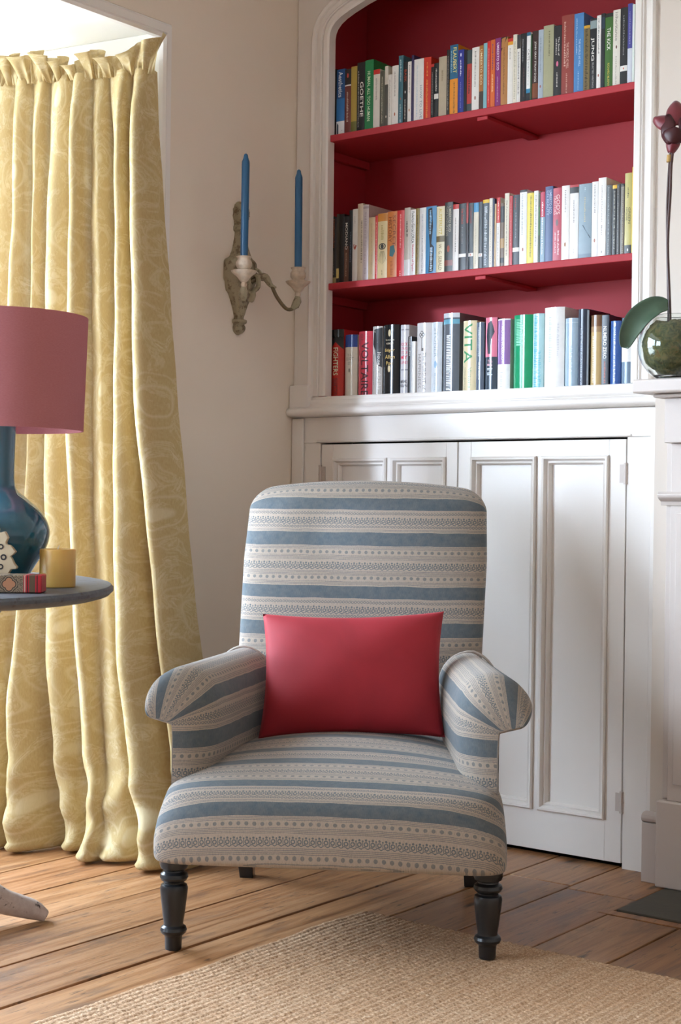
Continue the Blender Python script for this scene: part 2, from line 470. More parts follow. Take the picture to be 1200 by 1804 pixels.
along(SC, SD, 0, 1, -0.03, 1.2, -0.1); along(SC, SD, 0, 1, 2.2, 2.248, -0.1); along(SC, SD, 0, 0.06, 1.2, 2.2, -0.1); along(SC, SD, 0.94, 1, 1.2, 2.2, -0.1)
struct(bay.build('wall_bay', M_CEIL, smooth=False))
def window(name, fn, w_, z0, z1, cols, rows):
    m = MB()
    def bar(a0, a1, c0, c1, d=0.03):
        m.add([fn(a, dd, z) for z in (c0, c1) for a, dd in ((a0, 0), (a1, 0), (a1, d), (a0, d))],
              [(0, 3, 2, 1), (4, 5, 6, 7), (0, 1, 5, 4), (1, 2, 6, 5), (2, 3, 7, 6), (3, 0, 4, 7)])
    bar(0, 0.05, z0, z1, 0.05); bar(w_ - 0.05, w_, z0, z1, 0.05); bar(0, w_, z0, z0 + 0.05, 0.05); bar(0, w_, z1 - 0.05, z1, 0.05)
    for c in range(1, cols): bar(w_ * c / cols - 0.012, w_ * c / cols + 0.012, z0, z1)
    for r in range(1, rows): bar(0, w_, z0 + (z1 - z0) * r / rows - 0.012, z0 + (z1 - z0) * r / rows + 0.012)
    struct(m.build(name, M_TRIM, smooth=False))
window('window_1', lambda a, d, z: (-3.70 + d, 0.75 + a, z), 2.05, 0.5, 2.2, 3, 2)
_d = (Vector((*SA, 0)) - Vector((*SB, 0))).normalized()
window('window_2', lambda a, d, z: (SB[0] + _d.x * (a + 0.06), SB[1] + _d.y * (a + 0.06) + 0.03 + d, z), 0.34, 0.5, 2.15, 1, 2)
_e = (Vector((*SD, 0)) - Vector((*SC, 0))).normalized()
window('window_3', lambda a, d, z: (SC[0] + _e.x * (a + 0.078) + _e.y * (0.06 - d), SC[1] + _e.y * (a + 0.078) - _e.x * (0.06 - d), z), 1.36, 1.2, 2.2, 2, 2)
struct(MB().box(-40, -4.0, -40, 40, -0.6, -0.5).build('ground', M_GRASS, smooth=False))

# moulded edge of the bay opening
t = MB()
prof = [(0.0, 0.0), (0.0, 0.016), (0.008, 0.022), (0.016, 0.016), (0.018, 0.009), (0.040, 0.009), (0.046, 0.0)]
# vertical member (offset along +Y from the opening edge), then the head
t.prism(prof, lambda p, k: (X0 + p[1], 2.972 + p[0], (0.0 if k == 0 else 2.213 + p[0])))
t.prism(prof, lambda p, k: (X0 + p[1], (-1.00 if k == 0 else 2.972 + p[0]), 2.213 + p[0]))
struct(t.build('trim_1', M_TRIM))
for nm, a in (('baseboard_left', (X0, X0 + 0.018, 3.022, 3.565)),):
    struct(bx(nm, M_WHITE, None, a[0], a[1], a[2], a[3], 0.0, 0.17, 0.004))
sk = MB().box(-1.712, -1.640, 3.479, 3.502, 0.0, 0.150)
sk.prism([(3.502, 0.150), (3.486, 0.150), (3.477, 0.154), (3.474, 0.162), (3.477, 0.170), (3.486, 0.175), (3.502, 0.176)], lambda p, k: (-1.712 + 0.066 * k, p[0], p[1]))
struct(sk.build('baseboard_right', M_MANTEL, bevel=0.0015))

# ================================================================ alcove bookcase
bc = thing('alcove_bookcase', 'crimson lined alcove bookcase with white arched frame and two shelves', 'bookcase', (0, 0, 0))
XL_, XR_ = -2.815, -1.804
half = [(-2.815, 2.345), (-2.812, 2.360), (-2.805, 2.373), (-2.792, 2.386), (-2.772, 2.398), (-2.74, 2.411), (-2.69, 2.427), (-2.60, 2.450), (-2.48, 2.470), (-2.31, 2.480)]
inner = [(XL_, 1.266)] + half + [(XL_ + XR_ - x, z) for x, z in half[:-1][::-1]] + [(XR_, 1.266)]
def offset_path(o):
    pts = []
    n = len(inner)
    for i, (x, z) in enumerate(inner):
        a = inner[max(i - 1, 0)]; b = inner[min(i + 1, n - 1)]
        d = Vector((b[0] - a[0], b[1] - a[1])).normalized(); nn = Vector((-d.y, d.x))
        pts.append((x + nn.x * o, z + nn.y * o))
    return pts
# swept architrave: (offset from the opening, how far it stands into the room)
ap = [(0.0, 0.300), (0.0, -0.002), (0.006, -0.006), (0.019, -0.006), (0.0205, -0.002), (0.023, -0.002), (0.0245, -0.007), (0.027, -0.009), (0.030, -0.007), (0.032, -0.004), (0.046, -0.004), (0.048, -0.012), (0.056, -0.016), (0.062, -0.012), (0.062, 0.02)]
ap[0] = (0.0, 0.028)
m = MB()
rows = [offset_path(o) for o, _ in ap]
m.grid(lambda i, j: (rows[j][i][0], Y0 + ap[j][1], rows[j][i][1]), len(inner), len(ap))
m.build('architrave', M_WHITE, bc, fix=False, angle=0.5)
m = MB()
op = offset_path(0.05)
outer = []
for (x, z) in op:
    if z < 2.32: outer.append((-2.938 if x < -2.3 else -1.702, z))
    else: outer.append((-2.938 + (x - op[0][0]) / (op[-1][0] - op[0][0]) * (2.938 - 1.702), 2.779))
m.grid(lambda i, j: ((op[i][0], Y0, op[i][1]) if j == 1 else ((outer[i][0], Y0, outer[i][1]) if j == 2 else ((op[i][0], Y0 + 0.028, op[i][1]) if j == 0 else (outer[i][0], Y0 + 0.028, outer[i][1])))), len(op), 4)
m.build('face_frame', M_WHITE, bc, fix=False)
bx('back_panel', M_RED, bc, -2.92, -1.72, 3.870, 3.895, 1.206, 2.76, 0)
bx('side_panel', M_RED, bc, -2.935, -2.90, 3.602, 3.869, 1.206, 2.76, 0)
bx('side_panel', M_RED, bc, -1.735, -1.703, 3.602, 3.869, 1.206, 2.76, 0)
bx('top_panel', M_RED, bc, -2.899, -1.736, 3.600, 3.869, 2.70, 2.76, 0)
for z in (2.052, 1.606):
    s = bx('shelf', M_RED, bc, -2.898, -1.737, 3.578, 3.868, z - 0.020, z, 0.002)
    bx('support_batten', M_RED, s, -2.297, -2.262, 3.584, 3.866, z - 0.031, z - 0.0205, 0.002)
    bx('support_cleat', M_RED, s, -2.898, -2.88, 3.63, 3.866, z - 0.045, z - 0.0205, 0.002)
# ledge with torus moulding
m = MB()
led = [(3.868, 1.240), (3.868, 1.265), (3.572, 1.265), (3.566, 1.2645), (3.564, 1.262), (3.564, 1.254), (3.560, 1.2535), (3.558, 1.250), (3.558, 1.241), (3.555, 1.237), (3.549, 1.2335), (3.546, 1.232)]
for k in range(9):
    a = math.pi / 2 + math.pi * k / 8
    led.append((3.546 + 0.0125 * math.cos(a), 1.2185 + 0.0125 * math.sin(a)))
led += [(3.56, 1.204), (3.58, 1.203), (3.60, 1.22), (3.60, 1.240)]
m.prism(led, lambda p, k: (-2.938 + (2.938 - 1.702) * k, p[0], p[1]))
m.build('ledge_moulding', M_WHITEH, bc, angle=0.6)
cb = MB().box(-2.938, -2.864, 3.546, 3.570, 1.2315, 1.300)
cb.build('corner_block', M_WHITE, bc, bevel=0.004)

# ================================================================ cupboard
cu = thing('cupboard', 'white painted two door cupboard built in below the bookshelves', 'cupboard', (0, 0, 0))
bx('top_rail', M_WHITEH, cu, -2.938, -1.702, Y0, Y0 + 0.03, 1.126, 1.2025, 0.001)
bx('stile', M_WHITE, cu, -2.938, -2.8325, Y0, Y0 + 0.03, 0.0, 1.1255, 0.001)
bx('stile', M_WHITE, cu, -1.8115, -1.702, Y0, Y0 + 0.03, -0.002, 1.1255, 0.001)
bx('corner_bead', M_WHITE, cu, -2.938, -2.893, Y0 - 0.010, Y0 - 0.0005, 0.0, 1.2015, 0.004)
bx('corner_bead', M_WHITE, cu, -1.742, -1.720, Y0 - 0.010, Y0 - 0.0005, 0.0, 1.2015, 0.004)
bx('frame_bead', M_WHITE, cu, -2.845, -1.8, Y0 - 0.004, Y0 - 0.0002, 1.1275, 1.1335, 0.0015)
bx('carcass_back', plain('dark_cupboard_inside', hx('3a332c'), 0.9), cu, -2.93, -1.71, 3.86, 3.868, 0.0, 1.19, 0)
def cup_door(xa, xb, pa, pm, pb, hinge_right):
    d = thing('x', '', '')
    del d['label'], d['category']; d.name = 'door'; d.parent = cu
    z0, z1, pz0, pz1 = 0.012, 1.1205, 0.120, 1.078
    yf, yb = Y0 + 0.003, Y0 + 0.027
    bx('door_stile', M_WHITE, d, xa, pa, yf, yb, z0, z1, 0.0012)
    bx('door_stile', M_WHITE, d, pb, xb, yf, yb, z0, z1, 0.0012)
    bx('door_rail', M_WHITEH, d, pa, pb, yf + 0.0003, yb, pz1, z1, 0.0008)
    bx('door_rail', M_WHITEH, d, pa, pb, yf + 0.0003, yb, z0, pz0, 0.0008)
    bx('door_stile', M_WHITE, d, pm - 0.009, pm + 0.009, yf + 0.0003, yb, pz0, pz1, 0.0008)
    for a, b in ((pa, pm - 0.009), (pm + 0.009, pb)):
        p = MB(); p.box(a, b, yf + 0.016, yf + 0.022, pz0, pz1)
        p.build('door_panel', M_WHITE, d)
        pr = [(0.0, 0.0003), (0.0, -0.006), (0.003, -0.009), (0.008, -0.008), (0.011, -0.002), (0.013, 0.004), (0.018, 0.002), (0.022, 0.009), (0.023, 0.017)]
        g = MB()
        def ring(i, j):
            o, dy = pr[j]
            c = [(a + o, pz0 + o), (b - o, pz0 + o), (b - o, pz1 - o), (a + o, pz1 - o)][i % 4]
            return (c[0], yf + dy, c[1])
        g.grid(ring, 4, len(pr), True)
        g.build('panel_moulding', M_WHITE, d, fix=False, angle=0.45)
    hxp = xb if hinge_right else xa
    sg = 1 if hinge_right else -1
    for zc in (1.030, 0.172):
        h = MB().tube([(hxp + sg * 0.002, yf - 0.004, zc - 0.026), (hxp + sg * 0.002, yf - 0.004, zc + 0.026)], 0.0045, 10)
        h.box(hxp - sg * 0.016 if sg > 0 else hxp, hxp if sg > 0 else hxp + 0.016, yf - 0.0035, yf - 0.0008, zc - 0.024, zc + 0.024)
        for q in (-0.026, 0.0, 0.026): h.lathe([(0.0056, -0.002), (0.0056, 0.002)], (hxp + sg * 0.002, yf - 0.004, zc + q), 10)
        h.build('hinge', M_MANTEL, d)
cup_door(-2.829, -2.341, -2.785, -2.577, -2.379, False)
cup_door(-2.337, -1.8165, -2.295, -2.075, -1.865, True)

# ================================================================ mantelpiece
mp_ = thing('mantelpiece', 'off white painted wooden mantelpiece with stepped pilaster', 'mantelpiece')
m = MB().prism([(3.5, 1.224), (3.372, 1.222), (3.368, 1.226), (3.368, 1.252), (3.372, 1.256), (3.5, 1.256)], lambda p, k: (-1.698 + 1.48 * k, p[0], p[1]))
m.build('mantel_shelf', M_MANTEL, mp_, bevel=0.002)
bx('bed_mould', M_MANTEL, mp_, -1.664, -0.26, 3.41, 3.4995, 1.2125, 1.2215, 0.004)
for s in (0, 1):
    def rx(a, b): return (a, b) if s == 0 else (-1.92 - b, -1.92 - a)
    a, b = rx(-1.641, -1.44); bx('frieze_block', M_MANTEL, mp_, a, b, 3.430, 3.4995, 1.102, 1.212, 0.002)
    a, b = rx(-1.632, -1.45); bx('pilaster', M_MANTEL, mp_, a, b, 3.452, 3.4995, 0.2185, 1.1015, 0.002)
    a, b = rx(-1.655, -1.633); bx('backboard', M_MANTEL, mp_, a, b, 3.476, 3.4995, 0.2185, 1.212, 0.0015)
    a, b = rx(-1.615, -1.467); bx('pilaster_panel', M_MANTEL, mp_, a, b, 3.446, 3.4515, 0.26, 0.93, 0.002)
    a, b = rx(-1.656, -1.43)
    cp = MB().prism([(3.4995, 0.948), (3.448, 0.948), (3.446, 0.958), (3.436, 0.962), (3.428, 0.968), (3.426, 0.974), (3.430, 0.981), (3.4995, 0.982)], lambda p, k: (a + (b - a) * k, p[0], p[1]))
    cp.build('capital', M_MANTEL, mp_, bevel=0.001)
    a, b = rx(-1.656, -1.425); bx('plinth', M_MANTEL, mp_, a, b, 3.440, 3.4995, 0.0035, 0.218, 0.004)
bx('frieze_board', M_MANTEL, mp_, -1.438, -0.482, 3.456, 3.4995, 0.99, 1.212, 0.002)
bx('firebox_back', M_IRON, mp_, -1.437, -0.483, 3.76, 3.798, 0.004, 0.948, 0)

# ================================================================ armchair
ch = thing('armchair', 'low armchair upholstered in faded blue and cream striped linen with black turned legs', 'armchair', (-1.9265, 2.478, 0), math.atan2(0.5211, 0.8535))
# --- seat: rounded box, crowned on top
def cube_pts(n):
    vs, fs, idx = [], [], {}
    def vid(p):
        k = tuple(round(c, 5) for c in p)
        if k not in idx: idx[k] = len(vs); vs.append(k)
        return idx[k]
    for ax in range(3):
        for s in (-1, 1):
            for i in range(n):
                for j in range(n):
                    q = []
                    for di, dj in ((0, 0), (1, 0), (1, 1), (0, 1)):
                        p = [0, 0, 0]; p[ax] = s; p[(ax + 1) % 3] = -1 + 2 * (i + di) / n; p[(ax + 2) % 3] = -1 + 2 * (j + dj) / n
                        q.append(vid(p))
                    fs.append(tuple(q))
    return vs, fs
vs, fs = cube_pts(36)
out, uvs = [], []
for x, y, z in vs:
    q_ = min(1.0, max(0.0, 0.5 - z)); pw = 6.0 + 9.0 * q_ * q_ * (3 - 2 * q_)
    # denser sampling toward the edges keeps the roll smooth
    x, y, z = [math.sin(c * math.pi / 2) * 0.55 + c * 0.45 for c in (x, y, z)]
    k = (abs(x) ** pw + abs(y) ** pw + abs(z) ** pw) ** (-1 / pw)
    x, y, z = x * k, y * k, z * k
    ty = (y + 1) / 2
    yl = -0.072 + 0.66 * ty
    hw = 0.374 - 0.075 * ty
    xl = x * hw
    bulge = 0.010 * (1 - min(1, abs(z)) ** 2) * max(0, 1 - ty * 3)
    zl = 0.274 + 0.086 * z
    if z > 0:
        zl += z * (0.052 * (1 - x * x) * (1 - (2 * ty - 1.1) ** 2 * 0.75))
        zl += z * 0.012 * ty
    else:
        zl += 0.006 * (1 - x * x) * z * -1
    yl -= bulge + 0.02 * (1 - x * x) * max(0, 1 - ty * 4)
    out.append((xl, yl, zl)); uvs.append((xl + 0.004, min(0.2315, 0.338 - (yl + zl))))
MB().add(out, fs, uvs).build('seat', M_STRIPE, ch, angle=2.0)
# --- back
NB, loops, uvl = 56, [], []
def back_y(z): return 0.455 + 0.30 * ((z - 0.35) / 0.65) ** 1.08 if z > 0.35 else 0.455
zs_ = list(np.linspace(0.33, 0.925, 26))
capz = [(a, 0.925 + 0.052 * math.sin(a)) for a in np.linspace(0.12, math.pi / 2, 11)]
lev = [(z, 0.0) for z in zs_] + [(z, 1 - math.cos(a)) for a, z in capz]
m = MB()
def bk(i, j):
    z, c = lev[j]
    a = 2 * math.pi * i / NB
    hw = interp(z, [0.33, 0.55, 0.8, 0.93, 1.0], [0.292, 0.300, 0.309, 0.306, 0.300]) - 0.058 * c
    ht = 0.060 - 0.052 * c
    e = 2 / 5.0
    cx = math.copysign(abs(math.cos(a)) ** e, math.cos(a)); sy = math.copysign(abs(math.sin(a)) ** e, math.sin(a))
    x = hw * cx; y = back_y(z) + 0.055 + ht * sy
    y -= 0.012 * (1 - (x / 0.31) ** 2) * (1 if sy < 0 else 0)
    zz = z + 0.026 * (1 - (x / 0.31) ** 2) * max(0, (z - 0.55) / 0.42)
    return (x, y, zz)
def bkuv(i, j):
    x, y, z = bk(i, j)
    fy = back_y(lev[j][0])
    return (x, (0.958 - z) * 1.06 - (max(0, y - fy) * 1.0 if lev[j][1] > 0 else 0))
m.grid(bk, NB, len(lev), True, bkuv, True, True)
m.build('backrest', M_STRIPE, ch, angle=2.0)
# --- arms
prof = catmull([(0.264, 0.30), (0.262, 0.36), (0.256, 0.42), (0.253, 0.47), (0.257, 0.515), (0.268, 0.548), (0.290, 0.571), (0.322, 0.583), (0.355, 0.578), (0.385, 0.562), (0.407, 0.538), (0.416, 0.511), (0.409, 0.486), (0.388, 0.470), (0.364, 0.466), (0.350, 0.462), (0.347, 0.44), (0.347, 0.38), (0.347, 0.30), (0.346, 0.21)], 4)
arc = [0.0]
for i in range(1, len(prof)): arc.append(arc[-1] + float(np.linalg.norm(prof[i] - prof[i - 1])))
seat_s = float(np.interp(0.36, [p[1] for p in prof[:9]], arc[:9]))
def arm(sgn):
    secs = []
    for k in range(10):
        secs.append((0.50 - 0.385 * k / 9, 0.0))
    for k in range(1, 9):
        a = math.pi / 2 * k / 8
        secs.append((0.115 - 0.085 * math.sin(a), (1 - math.cos(a)) * 0.97))
    m = MB()
    def fn(i, j):
        yy, c = secs[j]; o, z = prof[i]
        if z < 0.468 or i > len(prof) - 22: mo, mz = 0.345, z
        else:
            tau = min(1.0, max(0.0, (i - 14) / 32.0)) ** 1.2
            mo, mz = 0.348 + 0.050 * tau, 0.470 + 0.012 * tau * tau
        if i <= 12 and z < 0.47: bl = 1
        o2 = o + (mo - o) * c; z2 = z + (mz - z) * c
        back = max(0.0, (yy - 0.10) / 0.40)
        o2 -= 0.058 * back
        z2 += (0.004 + 0.004 * back) * (1 if z > 0.5 else max(0, (z - 0.40) / 0.1))
        # the roll narrows towards the back
        if z > 0.46 and o > 0.33: o2 = o2 - (o - 0.33) * 0.35 * back
        return (sgn * o2, yy, z2)
    m.grid(fn, len(prof), len(secs), False, lambda i, j: (sum(math.dist(fn(i, q), fn(i, q - 1)) for q in range(1, j + 1)), 0.186 - (arc[i] - seat_s)))
    n = len(prof)
    m.f.append(tuple(range(n))); m.f.append(tuple((len(secs) - 1) * n + i for i in range(n)))
    a = m.build('arm', M_STRIPE, ch, angle=1.2)
    # piped seam where the arm meets the back
    def cur(i, yy): 
        p = fn(i, 0); return (p[0] + sgn * -0.002, yy, p[2] + 0.002)
    pth = []
    for i in range(6, 46, 2):
        o, z = prof[i]
        p = Vector(fn(i, 1)); c = Vector((sgn * 0.30, 0, 0.53)); dirv = Vector((p.x - c.x, 0, p.z - c.z)).normalized()
        yb = back_y(p.z) - 0.014
        yb = min(yb, 0.50)
        back = max(0.0, (yb - 0.10) / 0.40)
        pth.append((p.x + dirv.x * 0.003, min(yb, 0.492), p.z + dirv.z * 0.003))
    MB().tube(pth, 0.0032, 8).build('piping', M_PIPING, a)
arm(-1); arm(1)
# --- legs
lp = [(0.0, 0.0), (0.0165, 0.0), (0.0175, 0.003), (0.0185, 0.028), (0.020, 0.031), (0.0265, 0.036), (0.0285, 0.042), (0.0265, 0.048), (0.021, 0.052), (0.0205, 0.056), (0.0235, 0.075), (0.0285, 0.118), (0.0295, 0.130), (0.0275, 0.137), (0.021, 0.140), (0.0215, 0.143), (0.027, 0.147), (0.030, 0.153), (0.0285, 0.160), (0.022, 0.165), (0.0215, 0.168), (0.028, 0.172), (0.031, 0.180), (0.030, 0.196), (0.0, 0.196)]
for x, z in ((-0.330, 0.0), (0.328, 0.011)):
    s = (0.196 - z) / 0.196
    MB().lathe([(r, z + h * s) for r, h in lp], (x, 0.0, 0), 28).build('front_leg', M_BLACKWOOD, ch, angle=0.6)
for x in (-0.281, 0.281):
    m = MB()
    def rl(i, j):
        t_ = j / 5; hw = 0.017 + 0.008 * t_
        c = [(-hw, -hw), (hw, -hw), (hw, hw), (-hw, hw)][i]
        return (x + c[0], 0.635 - 0.075 * t_ ** 0.8 + c[1], 0.22 * t_)
    m.grid(rl, 4, 6, True, None, True, True)
    m.build('rear_leg', M_BLACKWOOD, ch, bevel=0.002)
# under cloth edge strip along the front
# --- cushion (rests on the seat)
cz = math.atan2(0.5211, 0.8535)
cu_ = MB(); n = 34
def pil(side):
    def fn(i, j):
        a, b = -1 + 2 * i / (n - 1), -1 + 2 * j / (n - 1)
        a2, b2 = math.sin(a * math.pi / 2) * 0.3 + a * 0.7, math.sin(b * math.pi / 2) * 0.3 + b * 0.7
        pinx = 1 - 0.060 * (1 - b2 * b2) * abs(a2) ** 2; piny = 1 - 0.085 * (1 - a2 * a2) * abs(b2) ** 2
        h = 0.066 * (max(0, 1 - abs(a2) ** 2.6) * max(0, 1 - abs(b2) ** 2.6)) ** 0.62
        h *= 1 + 0.06 * math.sin(5 * a2 + 2) * math.cos(4 * b2)
        return (a2 * 0.215 * pinx, side * h, b2 * 0.150 * piny)
    return fn
cu_.grid(pil(-1), n, n); cu_.grid(pil(1), n, n)
cush = cu_.build('cushion', M_VELVET, None, weld=True, angle=2.5)
tag(cush, 'plain red velvet rectangular cushion leaning on the striped chair back', 'cushion')
ex, ey = Vector((0.8535, 0.5211, 0)), Vector((-0.5211, 0.8535, 0))
O_ = Vector((-1.9265, 2.478, 0))
tl = math.radians(21)
cz_ = (ey * math.sin(tl) + Vector((0, 0, 1)) * math.cos(tl))
cy_ = (ey * math.cos(tl) - Vector((0, 0, 1)) * math.sin(tl))
rl_ = math.radians(2.0)
cx2 = ex * math.cos(rl_) + cz_ * math.sin(rl_); cz2 = cz_ * math.cos(rl_) - ex * math.sin(rl_)
cl = O_ + ex * 0.003 + ey * 0.380 + Vector((0, 0, 0.545))
cush.matrix_world = Matrix(((cx2.x, cy_.x, cz2.x, cl.x), (cx2.y, cy_.y, cz2.y, cl.y), (cx2.z, cy_.z, cz2.z, cl.z), (0, 0, 0, 1)))

# ================================================================ rug
RX0, RX1, RY0, RY1 = -2.066, -0.60, 1.05, 2.784
pitch, st = 0.0160, 0.0135
nx, ny = int((RX1 - RX0) / pitch * 5), int((RY1 - RY0) / st * 4)
gx = np.linspace(RX0, RX1, nx); gy = np.linspace(RY0, RY1, ny)
XX, YY = np.meshgrid(gx, gy)
rib = (XX - RX0) / pitch; ri = np.floor(rib)
rowj = rng.uniform(0, 1, int(ri.max()) + 2)[ri.astype(int)]
ph = YY / st + rowj + 0.5 * (ri % 2)
zz = 0.0065 + 0.0035 * np.sqrt(np.abs(np.sin(np.pi * rib))) * (0.55 + 0.45 * np.abs(np.sin(np.pi * ph + 1.1 * (rib - ri))))
zz += 0.0012 * rng.uniform(-1, 1, (ny // 4 + 1, nx // 5 + 1)).repeat(4, 0).repeat(5, 1)[:ny, :nx] * 0.6
XX = XX + 0.0012 * np.sin(ph * np.pi * 2 + ri)
wv = 0.004 * np.sin(YY * 9) + 0.003 * np.sin(YY * 23 + 1)
XX = XX + wv * np.clip(1 - (XX - RX0) / 0.15, 0, 1)
zz[0, :] = zz[-1, :] = 0.001; zz[:, 0] = zz[:, -1] = 0.001
co = np.stack([XX, YY, zz], -1).reshape(-1, 3).astype(np.float32)
me = bpy.data.meshes.new('jute_rug')
me.vertices.add(len(co)); me.vertices.foreach_set('co', co.ravel())
ii = (np.arange(ny - 1)[:, None] * nx + np.arange(nx - 1)[None, :]).ravel()
quads = np.stack([ii, ii + 1, ii + nx + 1, ii + nx], -1).astype(np.int32)
me.loops.add(quads.size); me.loops.foreach_set('vertex_index', quads.ravel())
me.polygons.add(len(quads)); me.polygons.foreach_set('loop_start', np.arange(0, quads.size, 4, dtype=np.int32))
me.update(calc_edges=True); me.validate(); me.shade_smooth()
me.materials.append(M_RUG)
rug = bpy.data.objects.new('jute_rug', me); COL.objects.link(rug)
tag(rug, 'natural tan braided jute rug on the floorboards', 'rug')

# ================================================================ curtain
cur = thing('curtain', 'gold damask curtain with gathered ruffle heading pooling on the floor', 'curtain', (-2.9, 2.85, 0))
CO = Vector((-2.9, 2.85, 0))
CZ = [2.1, 1.70, 1.23, .836, .52, .283, .094]
CV = [[0.093, 0.076, 0.052, 0.029, -0.022, -0.061, -0.09], [0.196, 0.193, 0.178, 0.127, 0.075, 0.028, -0.013], [0.321, 0.317, 0.327, 0.321, 0.289, 0.235, 0.176],
      [0.403, 0.416, 0.429, 0.438, 0.422, 0.4, 0.37], [0.495, 0.509, 0.557, 0.57, 0.588, 0.6, 0.577], [0.626, 0.671, 0.702, 0.73, 0.753, 0.745, 0.717],
      [0.714, 0.742, 0.789, 0.843, 0.911, 0.953, 0.94], [0.805, 0.835, 0.924, 1.005, 1.068, 1.072, 1.087], [0.912, 0.935, 1.023, 1.107, 1.193, 1.236, 1.275],
      [1.03, 1.072, 1.155, 1.246, 1.337, 1.423, 1.467], [1.155, 1.216, 1.306, 1.404, 1.502, 1.595, 1.663]]
def cbase(s, z):
    k = (1 - min(1, max(0, z / 2.15))) ** 1.3
    T = Vector((-2.872 - 0.56 * s, 2.955 - 0.20 * s, 0)); B = Vector((-2.70 - 0.54 * s, 2.88 - 0.085 * s, 0))
    nT, nB = Vector((0.336, -0.942, 0)), Vector((0.155, -0.988, 0))
    return T * (1 - k) + B * k, (nT * (1 - k) + nB * k).normalized()
def cval(i, z): return interp(-z, [-q for q in CZ], CV[i])
PER = 12
zl = [2.115] + list(np.linspace(2.095, 0.30, 44)) + list(np.linspace(0.27, 0.03, 14))
hem = [(0.020, 0.012), (0.010, 0.004), (0.004, -0.02), (0.004, -0.05)]
lev = [(z, 0.0) for z in zl] + hem
nf = len(CV) - 1
NUc = nf * PER + 1 + 3
def cpt(i, j):
    z, back = lev[j]
    zc = max(z, 0.03)
    edge = 0.0
    if i < 3: f, t_ = 0, 0.0; edge = (3 - i) / 3 * (0.02 + 0.055 * min(1.0, max(0.0, (2.1 - lev[j][0]) / 1.2)))
    else:
        q = i - 3; f, t_ = min(q // PER, nf - 1), (q % PER) / PER
        if q == nf * PER: f, t_ = nf - 1, 1.0
    a, b = cval(f, zc), cval(f + 1, zc)
    s = a + (b - a) * t_
    # folds lean to one side as they fall
    s += (b - a) * 0.16 * math.sin(math.pi * t_) * math.sin(1.7 * f + zc * 1.3)
    amp = min(0.135, (b - a) * 0.56 * (1.05 + 0.45 * (1 - zc / 2.1)) * (0.85 + 0.35 * math.sin(f * 2.4 + 0.8)))
    if f in (2, 3): amp *= 0.35 + 0.65 * zc / 2.1
    tk = 0.0
    for v_, w_ in ((f, 1 - t_), (f + 1, t_)):
        if v_ == 3: tk += w_ * 0.065 * (1 - zc / 2.1)
        dv = {1: -0.02, 2: -0.055, 4: -0.015, 5: -0.045, 7: -0.03}.get(v_, 0.0)
        tk += dv * max(0.0, w_ * 2.2 - 1.2) * min(1.0, (2.15 - zc) / 0.5)
    bsh = amp * 1.12 * max(0.0, math.sin(math.pi * t_ ** 0.68)) ** 0.85 + tk
    top = max(0.0, (z - 2.0) / 0.1)
    bsh *= 1 - 0.45 * top
    # slump where the cloth reaches the floor
    low = max(0.0, 1 - zc / 0.34)
    s += 0.019 * low * math.sin(zc * 29 + f * 2.1) * (0.5 + t_)
    bsh += low ** 1.6 * (0.035 + 0.028 * math.sin(2.3 * f + t_ * 3.0)) + 0.014 * low * math.sin(zc * 48 + f * 1.7 + t_ * 4) + 0.004 * low * math.sin(zc * 95 + f * 3.1 - t_ * 7)
    bsh += back - edge
    bsh += 0.004 * math.sin(z * 17 + f * 1.3 + t_ * 2) * math.sin(z * 7.1 + f)
    P, nrm = cbase(s, zc)
    p = P + nrm * bsh - CO
    return (p.x, p.y, z)
m = MB()
m.grid(cpt, NUc, len(lev), False, lambda i, j: (i / PER * 0.165, lev[j][0]))
drop = m.build('drape', M_CURTAIN, cur, fix=False, angle=3.1)
def zr(n): return [random.uniform(-1, 1) for _ in range(n)]
# ruffle: cloth above the gathering line
NR = 520; NRV = 14
k1, k2, k3 = zr(40), zr(60), zr(60)
def wav(tbl, x):
    i = int(math.floor(x)); f = x - i; f = f * f * (3 - 2 * f)
    return tbl[i % len(tbl)] * (1 - f) + tbl[(i + 1) % len(tbl)] * f
def rpt(i, j):
    s = -0.005 + 1.16 * i / (NR - 1); t_ = j / (NRV - 1)
    P, nrm = cbase(s + 0.085 if s > 0.06 else 0.085 + s * 0.9, 2.1)
    ph = 2 * math.pi * (s * 11.5 + 0.45 * wav(k1, s * 9)); mid = wav(k2, s * 26 + 3); sm = wav(k3, s * 80)
    fl = t_ ** 1.1; big = math.sin(ph)
    hgt = 0.9 + 0.25 * wav(k1, s * 13 + 5)
    b = 0.020 + 0.007 * math.sin(s * 190 + 2 * sm) * (1 - t_) + fl * (0.034 + 0.034 * big + 0.016 * mid) + 0.006 * sm * t_
    b += 0.012 * math.sin(math.pi * t_) * (0.6 + 0.4 * mid)
    endf = max(0.0, 1 - s / 0.15)
    b += endf * fl * 0.030
    hgt += (1.05 - hgt) * endf; big *= 1 - 0.7 * endf; mid *= 1 - 0.7 * endf
    z = 2.098 + 0.088 * t_ * hgt - 0.030 * fl * fl * (0.5 + 0.5 * big) + 0.010 * mid * t_ * t_ + endf * 0.016 * t_
    sh = -0.017 * fl * math.sin(2 * ph) * (1 - endf) + 0.008 * fl * sm - endf * fl * 0.050
    tv = Vector((-0.93, -0.36, 0))
    p = P + nrm * b + tv * sh - CO
    return (p.x, p.y, z)
m = MB(); m.grid(rpt, NR, NRV, False, lambda i, j: (i / NR * 2.2, 2.1 + j / NRV * 0.12))
m.build('ruffle_heading', M_CURTAIN, cur, fix=False, angle=3.1)
pa, _ = cbase(0.17, 2.1); pb, _ = cbase(1.3, 2.1)
